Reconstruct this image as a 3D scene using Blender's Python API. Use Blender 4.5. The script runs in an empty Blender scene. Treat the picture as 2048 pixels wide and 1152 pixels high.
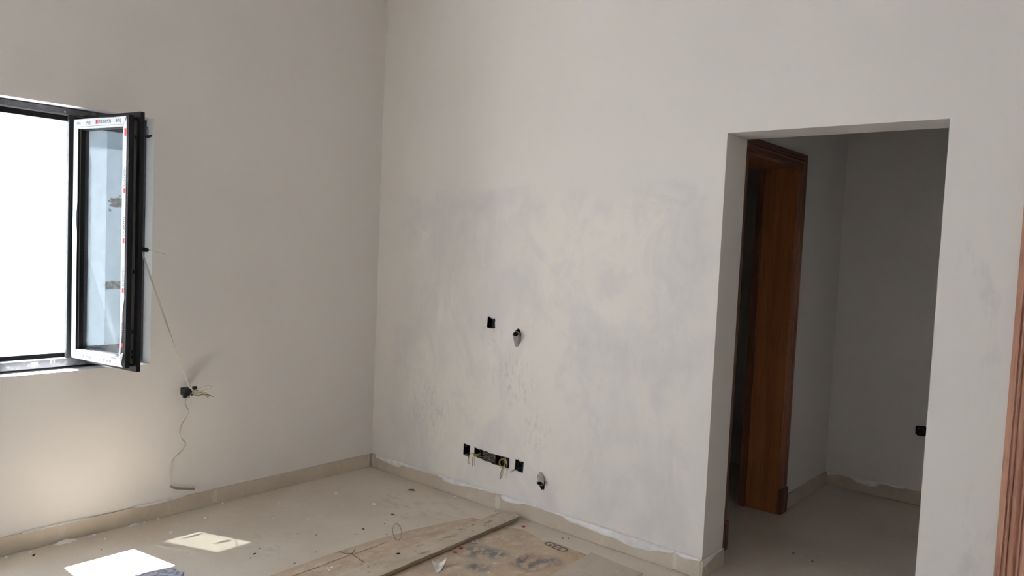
import bpy, bmesh, math, random
from mathutils import Vector, Matrix, noise
from mathutils.geometry import tessellate_polygon

sc = bpy.context.scene
COL = sc.collection
R = math.radians
random.seed(7)

# ------------------------------------------------------------------ camera
cam_d = bpy.data.cameras.new('camera')
cam_d.sensor_width = 36.0
cam_d.lens = 1530.57 * 36.0 / 2048.0
cam_d.clip_start = 0.02
cam = bpy.data.objects.new('camera', cam_d)
COL.objects.link(cam)
yaw, pit, rol = R(-40.13), R(-3.2338), R(2.5746)
fwd = Vector((math.sin(yaw) * math.cos(pit), math.cos(yaw) * math.cos(pit), math.sin(pit)))
rgt = Vector((math.cos(yaw), -math.sin(yaw), 0))
upv = rgt.cross(fwd)
r_ = math.cos(rol) * rgt + math.sin(rol) * upv
u_ = -math.sin(rol) * rgt + math.cos(rol) * upv
cam.matrix_world = Matrix(((r_.x, u_.x, -fwd.x, 3.9962), (r_.y, u_.y, -fwd.y, -3.3390), (r_.z, u_.z, -fwd.z, 1.5432), (0, 0, 0, 1)))
sc.camera = cam

# ------------------------------------------------------------------ light
sc.view_settings.view_transform = 'Standard'
sc.view_settings.look = 'None'
sc.view_settings.gamma = 1.0
sc.view_settings.use_curve_mapping = False
sc.view_settings.exposure = 0.02
sc.cycles.use_denoising = True
sc.cycles.max_bounces = 14
sc.cycles.diffuse_bounces = 8
sc.cycles.transparent_max_bounces = 16
sc.cycles.sample_clamp_indirect = 12.0

world = bpy.data.worlds.new('sky'); sc.world = world
world.use_nodes = True
wn = world.node_tree.nodes; wl = world.node_tree.links; wn.clear()
wo = wn.new('ShaderNodeOutputWorld'); wb = wn.new('ShaderNodeBackground')
wb.inputs['Strength'].default_value = 9.0
# hazy sky: near-white at the horizon, blue overhead
wtc = wn.new('ShaderNodeTexCoord'); wsp = wn.new('ShaderNodeSeparateXYZ'); wmr = wn.new('ShaderNodeMapRange'); wmx = wn.new('ShaderNodeMix'); wmx.data_type = 'RGBA'
wl.new(wtc.outputs['Generated'], wsp.inputs[0]); wl.new(wsp.outputs[2], wmr.inputs['Value'])
wmr.inputs['From Min'].default_value = 0.0; wmr.inputs['From Max'].default_value = 0.85
wl.new(wmr.outputs[0], wmx.inputs[0]); wmx.inputs[6].default_value = (0.95, 0.945, 0.96, 1); wmx.inputs[7].default_value = (0.42, 0.66, 1.08, 1)
wl.new(wmx.outputs[2], wb.inputs['Color'])
wl.new(wb.outputs[0], wo.inputs[0])

sun_d = bpy.data.lights.new('sun', 'SUN'); sun_d.energy = 120.0; sun_d.angle = R(0.53); sun_d.color = (1.0, 0.985, 0.965)
sun = bpy.data.objects.new('sun', sun_d); COL.objects.link(sun)
sdir = Vector((0.393, 0.158, -1.0))
sun.rotation_euler = sdir.to_track_quat('-Z', 'Y').to_euler()
sun.location = (-3, -2, 8)

# daylight portal in the window of the left wall
po_d = bpy.data.lights.new('window_portal', 'AREA'); po_d.shape = 'RECTANGLE'; po_d.size = 0.8; po_d.size_y = 1.26
po_d.cycles.is_portal = True
po = bpy.data.objects.new('window_portal', po_d); COL.objects.link(po)
po.location = (-0.215, -1.92, 1.472); po.rotation_euler = (R(90), 0, R(-90))
# daylight portal in the balcony doorway further along the same wall
pb_d = bpy.data.lights.new('balcony_portal', 'AREA'); pb_d.shape = 'RECTANGLE'; pb_d.size = 2.4; pb_d.size_y = 2.4
pb_d.cycles.is_portal = True
pb = bpy.data.objects.new('balcony_portal', pb_d); COL.objects.link(pb)
pb.location = (-0.215, -3.9, 1.25); pb.rotation_euler = (R(90), 0, R(-90))


# ------------------------------------------------------------------ material helpers
def mat(name, col, rough=0.7, spec=0.3, metal=0.0):
    m = bpy.data.materials.new(name); m.use_nodes = True
    b = m.node_tree.nodes['Principled BSDF']
    b.inputs['Base Color'].default_value = (*col, 1); b.inputs['Roughness'].default_value = rough
    b.inputs['Specular IOR Level'].default_value = spec; b.inputs['Metallic'].default_value = metal
    return m


class NT:
    """small node-graph writer"""
    def __init__(s, m):
        s.t = m.node_tree; s.b = s.t.nodes['Principled BSDF']; s.co = s.t.nodes.new('ShaderNodeTexCoord').outputs['Object']
    def n(s, kind, **kw):
        x = s.t.nodes.new(kind)
        for k, v in kw.items(): setattr(x, k, v)
        return x
    def link(s, a, b): s.t.links.new(a, b)
    def mapping(s, scale=(1, 1, 1), loc=(0, 0, 0), rot=(0, 0, 0)):
        x = s.n('ShaderNodeMapping'); x.inputs['Scale'].default_value = scale; x.inputs['Location'].default_value = loc; x.inputs['Rotation'].default_value = rot
        s.link(s.co, x.inputs['Vector']); return x.outputs[0]
    def noise(s, scale, detail=4, rough=0.55, vec=None, dist=0.0):
        x = s.n('ShaderNodeTexNoise'); x.inputs['Scale'].default_value = scale; x.inputs['Detail'].default_value = detail
        x.inputs['Roughness'].default_value = rough; x.inputs['Distortion'].default_value = dist
        s.link(vec if vec is not None else s.co, x.inputs['Vector']); return x.outputs['Fac']
    def ramp(s, fac, a, b, lo=0.0, hi=1.0):
        x = s.n('ShaderNodeMapRange', interpolation_type='SMOOTHSTEP')
        x.inputs['From Min'].default_value = a; x.inputs['From Max'].default_value = b
        x.inputs['To Min'].default_value = lo; x.inputs['To Max'].default_value = hi
        s.link(fac, x.inputs['Value']); return x.outputs[0]
    def math(s, op, a, b=None):
        x = s.n('ShaderNodeMath', operation=op)
        for i, v in enumerate((a, b)):
            if v is None: continue
            if isinstance(v, (int, float)): x.inputs[i].default_value = v
            else: s.link(v, x.inputs[i])
        return x.outputs[0]
    def mix(s, fac, a, b):
        x = s.n('ShaderNodeMix', data_type='RGBA')
        if isinstance(fac, (int, float)): x.inputs[0].default_value = fac
        else: s.link(fac, x.inputs[0])
        for i, v in ((6, a), (7, b)):
            if isinstance(v, tuple): x.inputs[i].default_value = (*v, 1)
            else: s.link(v, x.inputs[i])
        return x.outputs[2]
    def xyz(s):
        x = s.n('ShaderNodeSeparateXYZ'); s.link(s.co, x.inputs[0]); return x.outputs
    def color(s, c): s.link(c, s.b.inputs['Base Color'])
    def roughness(s, f): s.link(f, s.b.inputs['Roughness'])
    def bump(s, h, strength=0.2, dist=0.002):
        x = s.n('ShaderNodeBump'); x.inputs['Strength'].default_value = strength; x.inputs['Distance'].default_value = dist
        s.link(h, x.inputs['Height']); s.link(x.outputs[0], s.b.inputs['Normal'])
    def blob(s, centre, radius):
        """soft round mask around a world point (marks and stains)"""
        x = s.n('ShaderNodeVectorMath', operation='DISTANCE'); s.link(s.co, x.inputs[0]); x.inputs[1].default_value = centre
        return s.ramp(x.outputs['Value'], radius * 0.2, radius, 1.0, 0.0)


def m_wall(name, col=(0.74, 0.714, 0.684)):
    m = mat(name, col, 0.85, 0.15); t = NT(m)
    f = t.noise(1.3, 3)
    c = t.mix(t.ramp(f, 0.35, 0.7), col, tuple(v * 0.97 for v in col))
    t.color(c)
    t.bump(t.noise(90, 5), 0.08, 0.001)
    return m


M = {}
M['wall'] = m_wall('wall_paint')
# the patched wall: skim-coat strokes in cool grey and cream inside a ragged rectangle
m = mat('patched_wall_paint', (0.74, 0.71, 0.67), 0.85, 0.15); t = NT(m); X, Y, Z = t.xyz()
wob = t.noise(3.0, 4)
wobs = t.math('MULTIPLY', t.math('SUBTRACT', wob, 0.5), 0.35)
zz = t.math('ADD', Z, wobs); xx = t.math('ADD', X, wobs)
mk = t.math('MULTIPLY', t.ramp(zz, 1.80, 1.90, 1, 0), t.math('MULTIPLY', t.ramp(xx, 0.1, 0.35), t.ramp(xx, 2.28, 2.42, 1, 0)))
st = t.noise(1.7, 5, 0.55, t.mapping((1.25, 1, 0.75), rot=(0, R(12), 0)), 0.8)
st2 = t.noise(6.0, 6, 0.65, t.mapping((1.3, 1, 0.55), (3, 0, 1), (0, R(-16), 0)), 0.9)
st3 = t.noise(3.2, 5, 0.6, t.mapping((0.6, 1, 1.6), (1, 0, 4)), 0.5)
base = t.mix(t.ramp(t.noise(1.1, 3), 0.35, 0.7), (0.735, 0.704, 0.660), (0.715, 0.684, 0.642))
cream = t.mix(t.math('MULTIPLY', t.ramp(st, 0.46, 0.60), mk), base, (0.755, 0.724, 0.665))
grey = t.mix(t.math('MULTIPLY', t.math('MULTIPLY', t.ramp(st, 0.56, 0.38), t.ramp(st2, 0.28, 0.66, 0.25, 1.0)), t.math('MULTIPLY', mk, 0.9)), cream, (0.650, 0.622, 0.602))
# darker skim band under the top of the patch
band = t.math('MULTIPLY', t.math('MULTIPLY', t.ramp(zz, 1.68, 1.80), mk), t.math('MULTIPLY', t.ramp(st3, 0.44, 0.60), 0.55))
grey = t.mix(band, grey, (0.615, 0.60, 0.59))
veil = t.math('MULTIPLY', t.math('MULTIPLY', t.ramp(t.noise(4.5, 6, 0.66, t.mapping((1, 1, 0.7), (7, 0, 2), (0, R(20), 0)), 0.7), 0.44, 0.66), mk), 0.45)
grey = t.mix(veil, grey, (0.615, 0.592, 0.585))
# bare, scraped spots around the sockets
bl = t.math('MAXIMUM', t.blob((1.03, 0, 1.02), 0.14), t.blob((1.22, 0, 0.78), 0.22))
bl = t.math('MAXIMUM', bl, t.blob((0.55, 0, 0.48), 0.26)); bl = t.math('MAXIMUM', bl, t.blob((1.40, 0, 0.50), 0.16))
sc_ = t.math('MULTIPLY', t.ramp(t.noise(26, 6, 0.7, t.mapping((1.6, 1, 0.6))), 0.50, 0.64), t.math('MULTIPLY', bl, 0.65))
grey = t.mix(sc_, grey, (0.50, 0.48, 0.475))
# faint rubbed grey smudges on the pier right of the doorway
pm = t.math('MULTIPLY', t.ramp(X, 3.36, 3.44), t.math('MULTIPLY', t.ramp(Z, 1.75, 1.6, 0, 1), t.ramp(t.noise(5.0, 5, 0.6, t.mapping((1.5, 1, 0.6), (2, 0, 5))), 0.56, 0.72)))
grey = t.mix(t.math('MULTIPLY', pm, 0.55), grey, (0.56, 0.55, 0.54))
t.color(grey)
t.bump(t.math('ADD', t.noise(60, 5), t.math('MULTIPLY', t.math('MULTIPLY', st2, mk), 2.5)), 0.12, 0.002)
M['wall_far'] = m

# porcelain floor under a film of plaster dust
m = mat('dusty_porcelain_floor', (0.55, 0.49, 0.41), 0.4, 0.6); t = NT(m)
d1 = t.noise(1.6, 6, 0.6); d2 = t.noise(9, 6, 0.7, t.mapping((1.0, 2.2, 1), rot=(0, 0, R(30)))); d3 = t.noise(60, 3)
c = t.mix(t.ramp(d1, 0.35, 0.68), (0.54, 0.475, 0.395), (0.61, 0.55, 0.47))
c = t.mix(t.math('MULTIPLY', t.ramp(d2, 0.52, 0.70), 0.45), c, (0.66, 0.61, 0.54))
c = t.mix(t.math('MULTIPLY', t.ramp(d3, 0.66, 0.74), 0.5), c, (0.38, 0.33, 0.27))
for ce, ra in (((0.9, -0.35, 0), 0.5), ((0.6, -0.33, 0), 0.22), ((0.7, -1.2, 0), 0.35)):
    c = t.mix(t.math('MULTIPLY', t.math('MULTIPLY', t.blob(ce, ra), t.ramp(d2, 0.5, 0.62)), 0.5), c, (0.40, 0.345, 0.28))
t.color(c)
t.b.inputs['Roughness'].default_value = 0.34
t.bump(d3, 0.05, 0.0006)
M['floor'] = m

m = mat('beige_skirting_tile', (0.37, 0.315, 0.24), 0.4, 0.4); t = NT(m)
c = t.mix(t.ramp(t.noise(4, 5), 0.35, 0.7), (0.47, 0.41, 0.33), (0.54, 0.475, 0.39))
c = t.mix(t.math('MULTIPLY', t.ramp(t.noise(14, 6, 0.7, t.mapping((1, 1, 0.5))), 0.56, 0.70), 0.5), c, (0.58, 0.54, 0.48))
t.color(c); M['tile'] = m
M['grout'] = mat('pale_grout', (0.58, 0.54, 0.48), 0.9, 0.1)
M['plaster'] = mat('white_plaster', (0.78, 0.765, 0.745), 0.9, 0.1)
t = NT(M['plaster']); t.color(t.mix(t.ramp(t.noise(20, 5), 0.35, 0.7), (0.80, 0.785, 0.765), (0.68, 0.665, 0.65))); t.bump(t.noise(70, 4), 0.3, 0.002)
M['reveal'] = mat('white_reveal_paint', (0.80, 0.80, 0.79), 0.8, 0.15)
M['black'] = mat('black_window_profile', (0.0045, 0.0045, 0.007), 0.42, 0.22)
M['grey_frame'] = mat('dark_grey_frame_face', (0.060, 0.062, 0.072), 0.42, 0.5)
t = NT(M['grey_frame']); t.color(t.mix(t.ramp(t.noise(25, 5), 0.5, 0.75), (0.05, 0.052, 0.062), (0.14, 0.14, 0.15)))
M['mullion'] = mat('black_mullion', (0.022, 0.024, 0.026), 0.4, 0.3)
M['rail'] = mat('dull_steel_rail', (0.13, 0.125, 0.115), 0.5, 0.5, 0.6)
M['film'] = mat('white_protective_film', (0.84, 0.86, 0.88), 0.35, 0.5)
M['ink'] = mat('dark_print_ink', (0.10, 0.10, 0.12), 0.6)
M['faded_ink'] = mat('faded_box_ink', (0.15, 0.13, 0.115), 0.8)
M['red'] = mat('red_print_ink', (0.62, 0.05, 0.045), 0.6)
M['redchip'] = mat('red_plastic', (0.33, 0.045, 0.04), 0.5)
M['box'] = mat('black_socket_plastic', (0.014, 0.014, 0.015), 0.55)
t = NT(M['box']); t.color(t.mix(t.ramp(t.noise(70, 4, 0.7), 0.56, 0.72), (0.010, 0.010, 0.011), (0.10, 0.095, 0.09)))
M['mortar'] = mat('rough_grey_mortar', (0.15, 0.13, 0.115), 0.95, 0.1)
t = NT(M['mortar']); t.color(t.mix(t.ramp(t.noise(60, 5, 0.7), 0.4, 0.65), (0.07, 0.06, 0.055), (0.24, 0.215, 0.19))); t.bump(t.noise(90, 4), 0.8, 0.004)
M['pvc'] = mat('grey_pvc_pipe', (0.34, 0.325, 0.31), 0.5, 0.4)
M['pvc_in'] = mat('shaded_pipe_inside', (0.09, 0.085, 0.08), 0.8)  # dark tone puts the shade of the bore into the colour
M['yellow'] = mat('yellow_wire', (0.42, 0.33, 0.05), 0.5)
M['green'] = mat('green_wire', (0.07, 0.15, 0.04), 0.5)
M['darkwire'] = mat('dark_grey_wire', (0.06, 0.065, 0.075), 0.5)
M['bluewire'] = mat('blue_wire', (0.10, 0.14, 0.26), 0.5)
M['palewire'] = mat('pale_grey_wire', (0.42, 0.41, 0.38), 0.5)
M['strap'] = mat('grey_beige_strap', (0.42, 0.40, 0.335), 0.6)
M['strap2'] = mat('dusty_hoop_strap', (0.22, 0.19, 0.165), 0.7)
M['ringwhite'] = mat('off_white_plastic', (0.60, 0.58, 0.54), 0.6)
M['crumb'] = mat('plaster_crumb', (0.84, 0.82, 0.79), 0.9, 0.1)
M['brownwire'] = mat('rusty_brown_wire', (0.16, 0.10, 0.06), 0.6)
M['chip'] = mat('dark_chip', (0.075, 0.055, 0.042), 0.8, 0.2)


def m_wood(name, dark, light, axis='Z', scale=14.0, rough=0.45, spec=0.4):
    m = mat(name, light, rough, spec); t = NT(m)
    sq = {'Z': (1, 1, 0.06), 'Y': (1, 0.06, 1), 'X': (0.06, 1, 1)}[axis]
    g = t.noise(scale, 6, 0.65, t.mapping(sq), 0.4); g2 = t.noise(scale * 6, 3, 0.6, t.mapping(sq))
    c = t.mix(t.ramp(g, 0.35, 0.66), dark, light)
    c = t.mix(t.math('MULTIPLY', t.ramp(g2, 0.52, 0.68), 0.5), c, tuple(v * 0.55 for v in dark))
    t.color(c); t.bump(t.math('ADD', g, g2), 0.15, 0.001)
    return m


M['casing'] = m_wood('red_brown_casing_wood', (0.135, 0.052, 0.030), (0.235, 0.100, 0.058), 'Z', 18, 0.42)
M['casing_lit'] = m_wood('red_brown_casing_wood_lit', (0.34, 0.165, 0.11), (0.52, 0.28, 0.195), 'Z', 22, 0.5)  # lit copy of the casing wood, stronger light put into its colour
M['casing_h'] = m_wood('red_brown_casing_wood_level', (0.135, 0.052, 0.030), (0.235, 0.100, 0.058), 'Y', 18, 0.42)
M['lining'] = m_wood('orange_brown_lining_wood', (0.21, 0.080, 0.026), (0.30, 0.122, 0.044), 'Z', 9, 0.4)
M['plinthwood'] = m_wood('dark_plinth_wood', (0.085, 0.028, 0.018), (0.15, 0.055, 0.034), 'Z', 18, 0.45)
M['doorleaf'] = m_wood('brown_door_leaf', (0.16, 0.06, 0.025), (0.24, 0.095, 0.045), 'Z', 9, 0.45)

# dusty scaffold plank
m = mat('dusty_plank_wood', (0.36, 0.29, 0.21), 0.9, 0.1); t = NT(m)
g = t.noise(16, 6, 0.65, t.mapping((1, 0.07, 1)), 0.4); d = t.noise(5, 6, 0.65); s2 = t.noise(24, 5, 0.7, t.mapping((1, 0.35, 1)))
c = t.mix(t.ramp(g, 0.36, 0.62), (0.31, 0.24, 0.165), (0.46, 0.385, 0.29))
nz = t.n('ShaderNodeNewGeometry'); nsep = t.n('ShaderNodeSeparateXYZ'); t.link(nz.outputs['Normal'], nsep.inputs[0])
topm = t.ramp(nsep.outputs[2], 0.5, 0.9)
c = t.mix(t.math('MULTIPLY', t.ramp(d, 0.30, 0.60, 0.45, 0.95), topm), c, (0.53, 0.47, 0.385))
c = t.mix(t.math('MULTIPLY', t.math('MULTIPLY', t.ramp(s2, 0.57, 0.66), topm), 0.8), c, (0.22, 0.19, 0.155))
s4 = t.noise(70, 4, 0.7, t.mapping((1, 0.3, 1)))
c = t.mix(t.math('MULTIPLY', t.ramp(s4, 0.56, 0.68), 0.5), c, (0.26, 0.215, 0.165))
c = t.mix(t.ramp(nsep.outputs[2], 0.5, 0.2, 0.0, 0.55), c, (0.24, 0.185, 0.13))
t.color(c); t.bump(t.math('ADD', g, s2), 0.8, 0.004)
M['plank'] = m


def m_card(name, a, b, marks=(), dust=(0.54, 0.47, 0.38)):
    m = mat(name, a, 0.9, 0.1); t = NT(m)
    n1 = t.noise(5, 6, 0.65); n2 = t.noise(22, 6, 0.7, t.mapping((1, 0.6, 1), rot=(0, 0, R(25))))
    c = t.mix(t.ramp(n1, 0.35, 0.65), a, b)
    n3 = t.noise(48, 5, 0.7, t.mapping((1, 0.25, 1), rot=(0, 0, R(-20))))
    c = t.mix(t.math('MULTIPLY', t.ramp(n2, 0.46, 0.64), 0.75), c, dust)
    c = t.mix(t.math('MULTIPLY', t.ramp(n3, 0.58, 0.70), 0.45), c, tuple(v * 0.55 for v in a))
    for ce, ra, co in marks:
        c = t.mix(t.math('MULTIPLY', t.blob(ce, ra), t.ramp(n2, 0.40, 0.58)), c, co)
    t.color(c); t.bump(n2, 0.4, 0.002)
    return m


M['card_left'] = m_card('brown_cardboard', (0.42, 0.325, 0.24), (0.48, 0.385, 0.295))
MUD = (0.17, 0.165, 0.165)
M['card_right'] = m_card('muddy_cardboard', (0.42, 0.335, 0.255), (0.48, 0.395, 0.31),
                         (((1.50, -0.55, 0), 0.13, MUD), ((1.58, -0.50, 0), 0.10, MUD), ((1.62, -0.68, 0), 0.09, MUD)))
M['card_flap'] = m_card('muddy_cardboard_flap', (0.44, 0.33, 0.235), (0.50, 0.385, 0.285),
                        (((1.745, -0.475, 0), 0.13, (0.12, 0.125, 0.14)), ((1.83, -0.40, 0), 0.11, (0.20, 0.195, 0.20)), ((1.80, -0.50, 0), 0.10, (0.17, 0.17, 0.175))))
M['board'] = m_card('grey_beige_board', (0.47, 0.41, 0.335), (0.51, 0.45, 0.375), dust=(0.54, 0.485, 0.41))
M['paper'] = mat('off_white_paper', (0.56, 0.53, 0.50), 0.85, 0.1)
t = NT(M['paper']); t.color(t.mix(t.ramp(t.noise(30, 5), 0.4, 0.7), (0.78, 0.75, 0.72), (0.58, 0.55, 0.52)))
M['bag'] = mat('dirty_blue_plastic', (0.30, 0.33, 0.42), 0.45, 0.4)
t = NT(M['bag']); t.color(t.mix(t.ramp(t.noise(16, 4, 0.7), 0.5, 0.62), t.mix(t.ramp(t.noise(55, 5, 0.75), 0.42, 0.60), (0.16, 0.18, 0.23), (0.46, 0.50, 0.60)), (0.52, 0.43, 0.41)))
t.bump(t.noise(50, 4, 0.7), 0.6, 0.004)
# outside
m = mat('white_boundary_wall', (0.80, 0.80, 0.78), 0.9, 0.1); t = NT(m)
t.color(t.mix(t.ramp(t.noise(9, 6, 0.65), 0.42, 0.68), (0.86, 0.865, 0.86), (0.73, 0.745, 0.75))); M['out_white'] = m
m = mat('grey_render_wall', (0.55, 0.56, 0.57), 0.9, 0.1); t = NT(m)
t.color(t.mix(t.ramp(t.noise(11, 6, 0.65), 0.40, 0.68), (0.53, 0.575, 0.62), (0.44, 0.485, 0.53))); M['out_grey'] = m
M['cement'] = mat('cement_dab', (0.42, 0.43, 0.40), 0.95, 0.1)
t = NT(M['cement']); t.color(t.mix(t.ramp(t.noise(60, 5), 0.4, 0.65), (0.36, 0.37, 0.345), (0.62, 0.63, 0.60)))
M['ground'] = mat('pale_concrete_ground', (0.72, 0.71, 0.69), 0.95, 0.1)


def m_glass(name, tint, refl=0.06, dust=0.0, through=False, dust_col=(0.80, 0.82, 0.84)):
    m = bpy.data.materials.new(name); m.use_nodes = True
    n = m.node_tree.nodes; l = m.node_tree.links; n.clear()
    o = n.new('ShaderNodeOutputMaterial'); mx = n.new('ShaderNodeMixShader'); tr = n.new('ShaderNodeBsdfTransparent'); gl = n.new('ShaderNodeBsdfGlossy')
    tr.inputs[0].default_value = (*tint, 1); gl.inputs['Roughness'].default_value = 0.02; mx.inputs[0].default_value = refl
    l.new(tr.outputs[0], mx.inputs[1]); l.new(gl.outputs[0], mx.inputs[2])
    if dust:                                                       # a film of plaster dust on the pane
        df = n.new('ShaderNodeBsdfTranslucent' if through else 'ShaderNodeBsdfDiffuse'); df.inputs[0].default_value = (*dust_col, 1); m2 = n.new('ShaderNodeMixShader')
        tc = n.new('ShaderNodeTexCoord'); nz = n.new('ShaderNodeTexNoise'); nz.inputs['Scale'].default_value = 22; nz.inputs['Detail'].default_value = 5; nz.inputs['Roughness'].default_value = 0.7
        mr = n.new('ShaderNodeMapRange'); mr.inputs['From Min'].default_value = 0.3; mr.inputs['From Max'].default_value = 0.7; mr.inputs['To Min'].default_value = dust * 0.85; mr.inputs['To Max'].default_value = dust * 1.15
        l.new(tc.outputs['Object'], nz.inputs['Vector']); l.new(nz.outputs['Fac'], mr.inputs['Value']); fac = mr.outputs[0]
        if through:                                                # one side of the pane still carries its cloudy film
            sp = n.new('ShaderNodeSeparateXYZ'); l.new(tc.outputs['Object'], sp.inputs[0])
            ed = n.new('ShaderNodeMapRange'); ed.inputs['From Min'].default_value = -1.6876; ed.inputs['From Max'].default_value = -1.6856; ed.inputs['To Min'].default_value = 1.0; ed.inputs['To Max'].default_value = 0.62
            mu = n.new('ShaderNodeMath'); mu.operation = 'MULTIPLY'; l.new(sp.outputs[1], ed.inputs['Value']); l.new(fac, mu.inputs[0]); l.new(ed.outputs[0], mu.inputs[1]); fac = mu.outputs[0]
        l.new(fac, m2.inputs[0])
        l.new(mx.outputs[0], m2.inputs[1]); l.new(df.outputs[0], m2.inputs[2]); l.new(m2.outputs[0], o.inputs[0])
    else: l.new(mx.outputs[0], o.inputs[0])
    return m


M['glass_sash'] = m_glass('light_sash_glass', (0.95, 0.975, 1.0), 0.0, 0.04)
M['glass_fixed'] = m_glass('dark_tinted_glass', (0.175, 0.184, 0.180), 0.0, 0.080, True, (0.76, 0.84, 0.93))
M['glass_triangle'] = m_glass('glass_light_triangle', (0.88, 0.90, 0.90), 0.0)


# ------------------------------------------------------------------ mesh helpers
def link(o, parent=None):
    COL.objects.link(o)
    if parent is not None: o.parent = parent
    return o


def obj(name, bm, material, parent=None, smooth=False):
    me = bpy.data.meshes.new(name)
    bmesh.ops.recalc_face_normals(bm, faces=bm.faces)
    bm.to_mesh(me); bm.free()
    me.materials.append(material)
    if smooth:
        for p in me.polygons: p.use_smooth = True
    return link(bpy.data.objects.new(name, me), parent)


def tag(o, label, cat=None, group=None, kind=None):
    o['label'] = label
    if cat: o['category'] = cat
    if group: o['group'] = group
    if kind: o['kind'] = kind
    return o


def empty(name, loc=(0, 0, 0), rz=0.0):
    o = bpy.data.objects.new(name, None); o.location = loc; o.rotation_euler = (0, 0, rz); o.empty_display_size = 0.05
    return link(o)


def box(bm, a, b, bevel=0.0):
    x0, y0, z0 = a; x1, y1, z1 = b
    v = [bm.verts.new(p) for p in ((x0, y0, z0), (x1, y0, z0), (x1, y1, z0), (x0, y1, z0), (x0, y0, z1), (x1, y0, z1), (x1, y1, z1), (x0, y1, z1))]
    fs = [bm.faces.new([v[i] for i in f]) for f in ((0, 3, 2, 1), (4, 5, 6, 7), (0, 1, 5, 4), (1, 2, 6, 5), (2, 3, 7, 6), (3, 0, 4, 7))]
    if bevel:
        es = list({e for f in fs for e in f.edges})
        bmesh.ops.bevel(bm, geom=es, offset=bevel, segments=2, affect='EDGES', profile=0.5)
    return bm


def B(a, b, bevel=0.0): return box(bmesh.new(), a, b, bevel)


def tube(bm, pts, rad, seg=6, closed=False, cap=True):
    pts = [Vector(p) for p in pts]; n = len(pts); rings = []
    up = Vector((0.31, 0.22, 0.93))
    for i, p in enumerate(pts):
        if closed: d = pts[(i + 1) % n] - pts[i - 1]
        else: d = pts[min(i + 1, n - 1)] - pts[max(i - 1, 0)]
        d.normalize()
        a = d.cross(up)
        if a.length < 1e-3: a = d.cross(Vector((1, 0, 0)))
        a.normalize(); b = d.cross(a).normalized(); up = -b if (-b).dot(up) > 0 else b
        r = rad[i] if isinstance(rad, (list, tuple)) else rad
        rings.append([bm.verts.new(p + r * (math.cos(k * 2 * math.pi / seg) * a + math.sin(k * 2 * math.pi / seg) * b)) for k in range(seg)])
    m = n if closed else n - 1
    for i in range(m):
        q0, q1 = rings[i], rings[(i + 1) % n]
        # keep the rings from twisting
        best = min(range(seg), key=lambda s: (q0[0].co - q1[s].co).length) if closed and i == n - 1 else 0
        for k in range(seg):
            bm.faces.new((q0[k], q0[(k + 1) % seg], q1[(k + 1 + best) % seg], q1[(k + best) % seg]))
    if cap and not closed:
        bm.faces.new(rings[0]); bm.faces.new(rings[-1])
    return bm


def smooth_path(pts, sub=5):
    P = [Vector(p) for p in pts]; out = []
    for i in range(len(P) - 1):
        p0, p1, p2, p3 = P[max(i - 1, 0)], P[i], P[i + 1], P[min(i + 2, len(P) - 1)]
        for k in range(sub):
            u = k / sub
            out.append(0.5 * ((2 * p1) + (p2 - p0) * u + (2 * p0 - 5 * p1 + 4 * p2 - p3) * u * u + (3 * p1 - p0 - 3 * p2 + p3) * u ** 3))
    out.append(P[-1]); return out


def ribbon(bm, pts, width, wdirs, thick=0.0012):
    rows = []
    n = len(pts)
    for i, p in enumerate(pts):
        d = (pts[min(i + 1, n - 1)] - pts[max(i - 1, 0)]).normalized()
        w = Vector(wdirs[i]); w = (w - d * w.dot(d)).normalized(); nn = d.cross(w)
        rows.append([bm.verts.new(p + w * sx * width / 2 + nn * sy * thick / 2) for sx, sy in ((-1, -1), (1, -1), (1, 1), (-1, 1))])
    for a, b in zip(rows[:-1], rows[1:]):
        for k in range(4): bm.faces.new((a[k], a[(k + 1) % 4], b[(k + 1) % 4], b[k]))
    bm.faces.new(rows[0]); bm.faces.new(rows[-1])
    return bm


def slab(bm, poly, z0, z1, sub=0, warp=0.0, seed=0.0):
    """a flat sheet with the outline poly (x, y) between two heights"""
    top = [bm.verts.new((x, y, z1)) for x, y in poly]; bot = [bm.verts.new((x, y, z0)) for x, y in poly]
    f = bm.faces.new(top); bm.faces.new(bot[::-1])
    n = len(poly)
    for i in range(n): bm.faces.new((top[i], bot[i], bot[(i + 1) % n], top[(i + 1) % n]))
    return bm


def wall(name, to3, outline, thick, holes=(), material=None, hole_mat=None):
    """solid wall: outline and holes are (u, v) polygons; to3(u, v, d) gives the point d behind the room face.
    holes: (polygon, depth) - depth None goes right through."""
    bm = bmesh.new()
    def face_fill(loops, d):
        vs = []; pts = []
        for lp in loops:
            row = [bm.verts.new(to3(u, v, d)) for u, v in lp]
            vs.append(row); pts.append([Vector((u, v, 0)) for u, v in lp])
        flat = [v for row in vs for v in row]
        if len(loops) == 1 and len(loops[0]) == 4: bm.faces.new(flat)
        else:
            for tri in tessellate_polygon(pts):
                try: bm.faces.new([flat[i] for i in tri])
                except ValueError: pass
        return vs
    fr = face_fill([outline] + [h for h, _ in holes], 0.0)
    bk = face_fill([outline] + [h for h, dd in holes if dd is None], thick)
    def sides(a, b, mi=0):
        n = len(a)
        for i in range(n):
            f = bm.faces.new((a[i], a[(i + 1) % n], b[(i + 1) % n], b[i])); f.material_index = mi
    sides(fr[0], bk[0])
    j = 1
    for i, (h, dd) in enumerate(holes):
        if dd is None:
            sides(fr[i + 1], bk[j], 1); j += 1
        else:
            bt = [bm.verts.new(to3(u, v, dd)) for u, v in h]
            sides(fr[i + 1], bt, 1)
            f = bm.faces.new(bt); f.material_index = 1
    o = obj(name, bm, material or M['wall'])
    o.data.materials.append(hole_mat or M['reveal'])
    return o


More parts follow.
